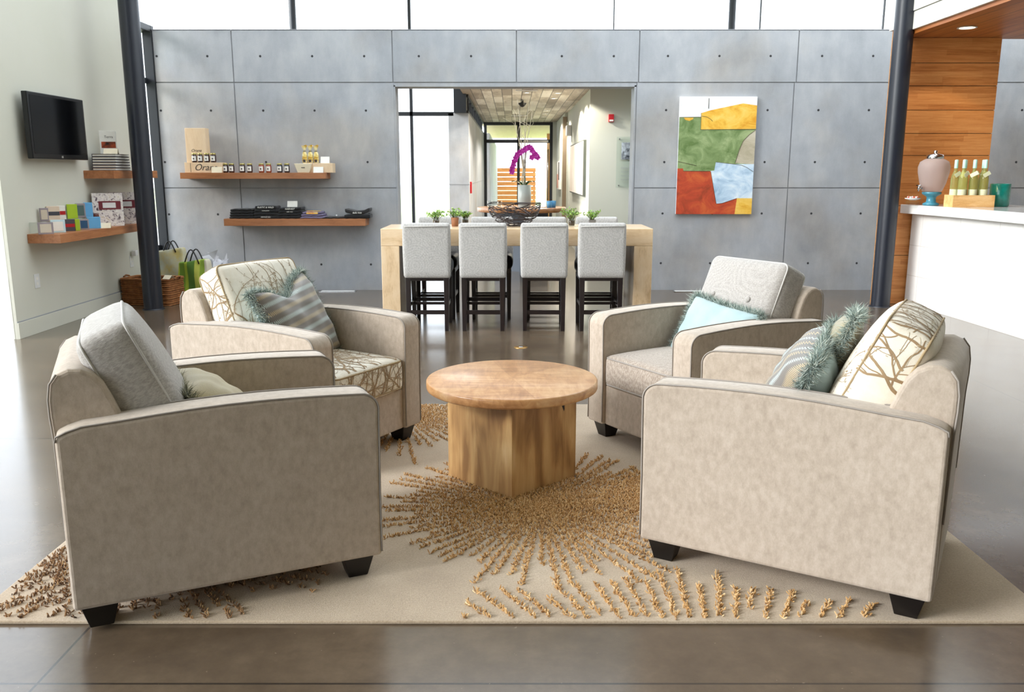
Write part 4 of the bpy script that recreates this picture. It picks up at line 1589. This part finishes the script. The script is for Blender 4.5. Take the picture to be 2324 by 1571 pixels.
# ------------------------------------------------------------------ corridor fittings
o = thing('fire_alarm', 'red fire alarm strobe high on the sage wall beyond the opening', 'alarm', (1.424, 12.7, 2.12))
MB().box(-.038, .038, -.035, 0, -.055, .055).build('housing', M['red'], o, bevel=.004)
MB().box(-.028, .028, -.042, -.034, -.045, -.022).build('strobe', M['white'], o)
o = thing('glass_plaque', 'clear wall plaque with a black and white photo and four lines of text', 'plaque', (1.68, 12.7, 1.5))
MB().box(-.17, .25, -.03, -.024, -.36, .36).build('glass', M['jar_glass'], o)
MB().box(-.10, .10, -.034, -.03, .04, .28).build('photograph', plain('bw_photo', (40, 46, 54), .4, c2=(186, 196, 204), scale=16), o)
for k, s in enumerate(('Planted by hand', 'Tended for years', 'Harvested late', 'Poured for you')):
    text(s, .034, M['gap'], 'text_line', o, Matrix.Translation((-.10, -.0345, -.08 - .055 * k)) @ Matrix.Rotation(R(90), 4, 'X'), align='LEFT')
for x in (-.13, .21):
    for z in (-.33, .33):
        MB().lathe([(.009, -.008), (.01, 0), (.009, .034)], 12, M=Matrix.Translation((x, -.0, z)) @ Matrix.Rotation(R(90), 4, 'X')).build('standoff', M['chrome'], o)
o = thing('wall_speaker', 'small white box high on the corridor wall', 'sensor', (1.12, 16.6, 2.13), R(-90))
MB().box(-.12, .12, -.10, 0, -.10, .10).build('housing', M['white'], o, bevel=.02)
o = thing('wall_art', 'long pale art panel on the bright corridor wall', 'picture', (1.12, 14.7, 1.42), R(-90))
MB().box(-1.5, 1.5, -.045, 0, -.42, .42).build('frame', plain('art_frame', (88, 92, 84), .5), o)
MB().box(-1.47, 1.47, -.05, -.044, -.40, .40).build('print', plain('art_pale', (244, 226, 206), .6, c2=(250, 246, 238), scale=1.5), o)
o = thing('wall_art', 'small art piece of black, white and coral near the end door', 'picture', (1.06, 19.3, 1.3), R(-90))
MB().box(-.5, .5, -.04, 0, -.3, .3).build('canvas', M['paper'], o)
MB().box(-.48, .0, -.043, -.038, -.28, .02).build('coral_area', plain('coral_paint', (224, 150, 124), .6), o)
MB().box(.1, .48, -.043, -.038, -.1, .28).build('black_area', M['dark'], o)
o = MB().box(-.05, .05, -.03, 0, -.09, .09).build('pull_station', M['red'], loc=(-.67, 13.9, 1.12), rot=(0, 0, R(90)), bevel=.004)
tag(o, 'dark red pull station on the concrete corridor wall', 'alarm')
glow = emit('downlight_glow', (255, 236, 210), 9)
for i, (x, y) in enumerate(((.687, 12.5), (.69, 13.38), (.675, 14.31), (.224, 13.3), (.68, 17.1), (.68, 17.95), (.68, 18.9))):  # last three are unlit fittings; their glow is added to brighten the corridor
    o = thing('downlight', ['recessed downlight, nearest in the corridor row of three', 'recessed downlight, middle of the corridor row of three', 'recessed downlight, farthest of the corridor row of three', 'recessed downlight near the air vent in the corridor ceiling', 'recessed downlight, nearest of the deeper corridor row', 'recessed downlight, middle of the deeper corridor row', 'recessed downlight, farthest of the deeper corridor row'][i], 'downlight', (x, y, 2.53), 0, 'corridor downlights')
    MB().lathe([(.04, -.001), (.06, -.001), (.062, -.006), (.042, -.008), (.04, -.001)], 20).build('trim_ring', M['white'], o)
    MB().lathe([(.001, -.003), (.041, -.003), (.041, -.001)], 20).build('lamp', glow, o)
    ld = bpy.data.lights.new('spot', 'SPOT')
    ld.energy = 80
    ld.spot_size = R(140)
    ld.color = (1, .93, .82)
    ld.shadow_soft_size = .05
    lo = bpy.data.objects.new('spot', ld)
    COL.objects.link(lo)
    lo.parent = o
    lo.location = (0, 0, -.03)
for x, y, lab in ((.211, 12.9, 'long white air vent in the plank ceiling, nearer one'), (.15, 18.5, 'long white air vent in the plank ceiling, farther one')):
    o = MB().box(-.16, .16, -.04, .04, -.012, 0).box(-.14, .14, -.02, .02, -.016, -.012).build('ceiling_vent', M['white'], loc=(x, y, 2.53))
    tag(o, lab, 'vent')
o = thing('ceiling_speaker', 'small black dome hanging from the plank ceiling above the orchid', 'fixture', (.17, 14.6, 2.53))
MB().lathe([(.02, 0), (.02, -.05)], 12).build('stem', M['black_plastic'], o)
MB().lathe([(.07, -.05), (.065, -.07), (.03, -.11), (.001, -.12)][::-1], 20).build('dome', M['black_plastic'], o)

# ------------------------------------------------------------------ coffee table
CTb = thing('coffee_table', 'round wooden coffee table on a square block base in the middle of the rug', 'table', (.0, 3.66, .012))
tm = NT('veneer_top')
o_ = tm.obj()
sp_ = tm.n('SeparateXYZ', {0: o_})
ang = tm.math('ARCTAN2', sp_.outputs[1], sp_.outputs[0])
wedge = tm.math('FLOOR', tm.math('MULTIPLY', tm.math('ADD', ang, 3.4), 6 / (2 * PI)))
wr = tm.n('TexWhiteNoise', {'W': wedge}, noise_dimensions='1D').outputs[0]
nn = tm.noise(tm.map(o_, (2.0, 9, 9)), 1.6, 6, .6, .8)
n5 = tm.noise(tm.map(o_, (9, 2, 9)), 3.5, 4, .6, .8)
ff = tm.math('ADD', tm.math('ADD', tm.math('MULTIPLY', nn, .6), tm.math('MULTIPLY', n5, .4)), tm.math('MULTIPLY', tm.math('SUBTRACT', wr, .5), .12))
tm.color(tm.ramp(ff, [(.34, (160, 112, 70)), (.5, (194, 144, 96)), (.66, (214, 172, 124))]))
tm.set(Roughness=.32, Coat_Weight=.12, Coat_Roughness=.12)
MB().lathe([(.001, .402), (.372, .402), (.378, .406), (.38, .412), (.38, .438), (.377, .443), (.372, .445), (.001, .445)], 96).build('tabletop', tm.m, CTb, loc=(0, .04, 0))
bmwood = NT('block_wood')
o_ = bmwood.obj()
sx = bmwood.n('SeparateXYZ', {0: o_})
nA = bmwood.noise(bmwood.map(o_, (9, 9, 1.1)), 1.5, 6, .6, 1.2)
wv = bmwood.n('TexWave', {'Vector': bmwood.map(o_, (1, 1, .35)), 'Scale': 3.0, 'Distortion': 9.0, 'Detail': 4.0, 'Detail Scale': 1.4}, bands_direction='DIAGONAL').outputs['Fac']
pl = bmwood.math('FLOOR', bmwood.math('DIVIDE', bmwood.math('ADD', sx.outputs[0], bmwood.math('MULTIPLY', sx.outputs[1], 1.0)), .11))
wr = bmwood.n('TexWhiteNoise', {'W': pl}, noise_dimensions='1D').outputs[0]
ff = bmwood.math('ADD', bmwood.math('ADD', bmwood.math('MULTIPLY', nA, .62), bmwood.math('MULTIPLY', wv, .22)), bmwood.math('ADD', bmwood.math('MULTIPLY', wr, .16), .0))
bmwood.color(bmwood.ramp(ff, [(.30, (144, 106, 66)), (.46, (184, 144, 94)), (.60, (206, 170, 118)), (.74, (222, 194, 146))]))
bmwood.set(Roughness=.4)
MB().box(-.202, .202, -.202, .202, 0, .401).build('block_base', bmwood.m, CTb, rot=(0, 0, R(45)), bevel=.003)
mb = MB()
kn = [(.100, .375), (.108, .36), (.104, .345), (.112, .33), (.118, .318), (.122, .33), (.12, .35), (.132, .362), (.136, .38), (.124, .372), (.114, .385)]
mb.add([(.1, -.2028, .36)] + [(x, -.2028, z) for x, z in kn], [(0, i + 1, (i + 1) % len(kn) + 1) for i in range(len(kn))])
k_ = mb.build('knot', M['foot'], CTb, rot=(0, 0, R(45)))

# ------------------------------------------------------------------ rug
rugm = NT('wool_rug')
o_ = rugm.obj()
rugm.color(rugm.ramp(rugm.math('ADD', rugm.math('MULTIPLY', rugm.noise(o_, 2.2, 4), .5), rugm.math('MULTIPLY', rugm.noise(o_, 160, 3, .7), .5)), [(.38, (168, 149, 126)), (.5, (186, 167, 143)), (.62, (200, 183, 160))]))
rugm.set(Roughness=.95, Sheen_Weight=.3, Specular_IOR_Level=.1)
rugm.bump(rugm.noise(o_, 260, 3, .7), .5, .006)
RUG = thing('area_rug', 'large beige rug with golden tufted sunbursts under the four armchairs', 'rug', (0, 3.65, 0))
MB().box(-1.66, 1.665, -1.262, 1.235, 0, .0115).build('rug_field', rugm.m, RUG, bevel=.004)
tuft_gold = island_mat('tuft_gold', [(0, (156, 114, 62)), (.3, (194, 150, 92)), (.7, (220, 180, 122)), (1, (236, 208, 162))], .9)
tuft_brown = island_mat('tuft_brown', [(0, (84, 58, 32)), (.4, (124, 88, 52)), (.8, (160, 120, 76)), (1, (192, 160, 116))], .9)


def burst(cx, cy, n, r0, r1a, r1b, m, name, a0=0, a1=360, seed=0, step=.0125, gaps=.0, jit=.5, size=1.0):
    rn = random.Random(seed)
    mb = MB()
    for k in range(n):
        a = R(a0 + (a1 - a0) * (k + rn.uniform(-jit, jit) * .35) / n)
        r1 = rn.uniform(r1a, r1b)
        r = r0 * rn.uniform(.8, 1.3)
        while r < r1:
            if gaps and rn.random() < gaps:
                r += step * rn.uniform(1, 3)
            x = cx + r * math.cos(a) + rn.gauss(0, .003)
            y = cy + r * math.sin(a) + rn.gauss(0, .003)
            r += step * rn.uniform(.7, 1.3)
            if not (-1.64 < x < 1.645 and 2.405 < y < 4.865):
                continue
            for q in range(3):
                d = Vector((rn.gauss(0, .5), rn.gauss(0, .5), rn.uniform(.5, 1.1))).normalized()
                l = rn.uniform(.011, .020) * size
                s1 = d.orthogonal().normalized()
                s2 = d.cross(s1)
                b = Vector((x + rn.gauss(0, .003), y - 3.65 + rn.gauss(0, .003), .010))
                rr = .0019 * size
                e = b + d * l
                vs = [b + s1 * rr, b + s2 * rr, b - s1 * rr, b - s2 * rr]
                vs += [v + d * l * .8 + s1 * 0 for v in [b + s1 * rr * 1.2, b + s2 * rr * 1.2, b - s1 * rr * 1.2, b - s2 * rr * 1.2]] + [e]
                mb.add(vs, [(0, 1, 5, 4), (1, 2, 6, 5), (2, 3, 7, 6), (3, 0, 4, 7), (4, 5, 8), (5, 6, 8), (6, 7, 8), (7, 4, 8)])
    o = mb.build(name, m, RUG)
    o['kind'] = 'stuff'
    return o


burst(.12, 3.30, 78, .012, .50, .74, tuft_gold, 'tufted_sunburst', seed=1, step=.009)
burst(.50, 1.72, 25, .62, .90, 1.07, tuft_gold, 'tufted_sunburst', 50, 140, seed=12, step=.009, jit=.3)
burst(-1.30, 2.95, 84, .06, .48, .80, tuft_brown, 'tufted_sunburst', seed=3, gaps=.12, step=.010)
burst(-.62, 4.62, 64, .06, .50, .85, tuft_gold, 'tufted_sunburst', seed=4)
burst(.66, 3.42, 60, .03, .22, .42, tuft_gold, 'tufted_sunburst', seed=5, step=.009)

# ------------------------------------------------------------------ armchairs
AW, AL, AH = .76, .93, .650
ARM = .125


def arm_profile():
    pts = [(0, .078)]
    pts += [(0.0, .30), (.004, .59)]
    for k in range(7):
        a = R(8 + 82 * k / 6)
        pts.append((-.055 + .059 * math.cos(a), .587 + .055 * math.sin(a)))
    for k in range(1, 9):
        t = k / 8
        x = -.06 - t * .80
        z = .643 + .016 * math.sin(PI * min(1, t * 1.05)) - .010 * t
        pts.append((x, z))
    pts += [(-.90, .622), (-.927, .610), (-.930, .595), (-.930, .30), (-.93, .078)]
    return pts


def make_chair(label, loc, rz, back_m, back_pipe, seat_m, seat_pipe, swirl_buttons=False):
    o = thing('armchair', label, 'armchair', loc, rz, 'four matching club armchairs')
    V = M['velvet']
    prof = arm_profile()
    for s in (-1, 1):
        y0, y1 = sorted((s * AW / 2, s * (AW / 2 - ARM)))
        a = MB().prism(prof, y0, y1, 0, True).build('arm', V, o, bevel=.012, seg=3)
        for y in (y0 + .003, y1 - .003):
            path = [(x - .0, y, max(z, .092)) for x, z in prof[:-2]]
            path = [((x if i > 2 else x), y, z) for i, (x, _, z) in enumerate(path)]
            dense = []
            for i in range(len(path) - 1):
                p, q = Vector(path[i]), Vector(path[i + 1])
                k = max(1, int((q - p).length / .06))
                dense += [p.lerp(q, j / k) for j in range(k)]
            dense.append(Vector(path[-1]))
            MB().tube(dense, .0031, 6).build('piping', M['piping'], a)
    IW = AW - 2 * ARM
    # front rail and body
    MB().box(-.88, -.018, -IW / 2 - .004, IW / 2 + .004, .078, .285).build('base_rail', V, o, bevel=.01, seg=3)
    # rolled back
    bp = [(-.62, .28), (-.67, .42), (-.715, .53), (-.745, .61), (-.775, .69), (-.795, .735), (-.82, .765), (-.85, .782), (-.885, .785), (-.915, .772), (-.935, .745), (-.942, .70), (-.942, .65), (-.938, .58), (-.934, .30), (-.932, .082), (-.80, .082)]
    b = MB().prism(bp, -AW / 2 + .085, AW / 2 - .085, 0, True).build('back', V, o, bevel=.014, seg=3)
    for s in (-1, 1):
        y = s * (AW / 2 - .086)
        MB().tube([(x, y, z) for x, z in bp[9:15]], .0036, 6).build('piping', M['piping'], b)
    # seat cushion
    sl, sh = .66, .155
    pr_ = rz if seat_m is M['branch'] else None
    inks = [M['branch'], M['branch_ink'], M['branch_ink2']]
    c = cushion_mb(sl, IW - .008, sh, r=.03, crown=.028, side=.006, printed=pr_).build('seat_cushion', inks if pr_ is not None else seat_m, o, loc=(-.012 - sl / 2 + .012, 0, .285 + sh / 2))
    cushion_piping(sl, IW - .008, sh, seat_pipe, c)
    # back cushion: local x = up, z = forward after rotation
    bh, bw, bt = .54, IW, .155
    tilt = R(24)
    Mx = Matrix.Translation((-.682, 0, .632)) @ Matrix.Rotation(-tilt, 4, 'Y') @ Matrix(((0, 0, 1, 0), (0, 1, 0, 0), (-1, 0, 0, 0), (0, 0, 0, 1))) 
    pr_ = rz + 5 if back_m is M['branch'] else None
    c = cushion_mb(bh, bw, bt, r=.034, crown=.045, side=.012, printed=pr_).build('back_cushion', inks if pr_ is not None else back_m, o)
    c.matrix_local = Mx
    cushion_piping(bh, bw, bt, back_pipe, c)
    if swirl_buttons:
        for yy in (-.12, .12):
            MB().lathe([(.016, 0), (.016, .006), (.010, .011), (.001, .012)], 16).build('button', back_m, c, loc=(-.05, yy, bt / 2 + .036))
    # feet
    for fx_ in (-.075, -.86):
        for s in (-1, 1):
            sgn = 1 if fx_ > -.5 else -1
            MB().frustum(fx_, s * (AW / 2 - .07), 0, .08, .065, .065, .105, .10).build('foot', M['foot'], o, bevel=.003)
    return o


ZR = .012
chairs = {
    'A': ((-.593, 3.027), 24.5), 'D': ((.639, 3.143), 149.7), 'B': ((-.661, 3.913), -30.7), 'C': ((.591, 3.981), 211.1)}
make_chair('beige velvet armchair at front left with a grey back cushion, side towards the camera', (*chairs['A'][0], ZR), R(chairs['A'][1]), M['chenille'], M['piping_light'], M['chenille_taupe'], M['piping'])
make_chair('beige velvet armchair at front right with a branch-print back cushion', (*chairs['D'][0], ZR), R(chairs['D'][1]), M['branch'], M['piping_tan'], M['branch'], M['piping_tan'])
make_chair('beige velvet armchair at back left with branch-print seat and back cushions', (*chairs['B'][0], ZR), R(chairs['B'][1]), M['branch'], M['piping_tan'], M['branch'], M['piping_tan'])
make_chair('beige velvet armchair at back right with a buttoned grey back cushion', (*chairs['C'][0], ZR), R(chairs['C'][1]), M['chenille'], M['piping_light'], M['chenille_taupe'], M['piping'], True)


def put_pillow(label, ch, lx, ly, z, rx, ry, rz, W, H, T, mf, mbk, fr, seed, chop=0, count=3000, L=.042):
    """local chair coords; pillow front (-y of mesh) is turned to chair front first"""
    (cx, cy), th = chairs[ch]
    base = Matrix.Translation((cx, cy, ZR)) @ Matrix.Rotation(R(th), 4, 'Z')
    Mw = base @ Matrix.Translation((lx, ly, z)) @ Matrix.Rotation(R(90 + rz), 4, 'Z') @ Matrix.Rotation(R(rx), 4, 'X') @ Matrix.Rotation(R(ry), 4, 'Y')
    o = thing('throw_pillow', label, 'pillow')
    o.matrix_world = Mw
    mb, rim = pillow_mb(W, H, T, chop=chop)
    mb.build('cover', [mf, mbk], o)
    fringe_mb(rim, count, L, seed=seed).build('fringe', fr, o)['kind'] = 'stuff'
    return o


put_pillow('flame-stitch striped pillow with teal fringe on the back left armchair', 'B', -.46, .0, .615, -24, -8, 10, .47, .45, .16, M['flame'], M['blue_cloth'], M['fringe'], 1, chop=.08, count=5200)
put_pillow('pale blue pillow with teal fringe on the back right armchair', 'C', -.46, .03, .535, -26, 6, 2, .46, .36, .15, M['blue_cloth'], M['flame'], M['fringe'], 2, count=4600)
put_pillow('gold woven pillow with olive fringe low in the front left armchair', 'A', -.45, .02, .53, -50, 0, 5, .42, .36, .18, M['gold_cloth'], M['gold_cloth'], M['fringe_gold'], 3, count=4200)
put_pillow('flame-stitch pillow with pale blue reverse and teal fringe in the front right armchair', 'D', -.43, .03, .60, -26, 102, 7, .40, .42, .19, M['flame'], M['blue_cloth'], M['fringe'], 4, count=5200)
put_pillow('olive pillow with teal fringe tucked behind the striped one in the front right armchair', 'D', -.50, -.14, .66, -24, -6, 4, .38, .42, .12, M['olive_cloth'], M['olive_cloth'], M['fringe'], 5, count=4200)
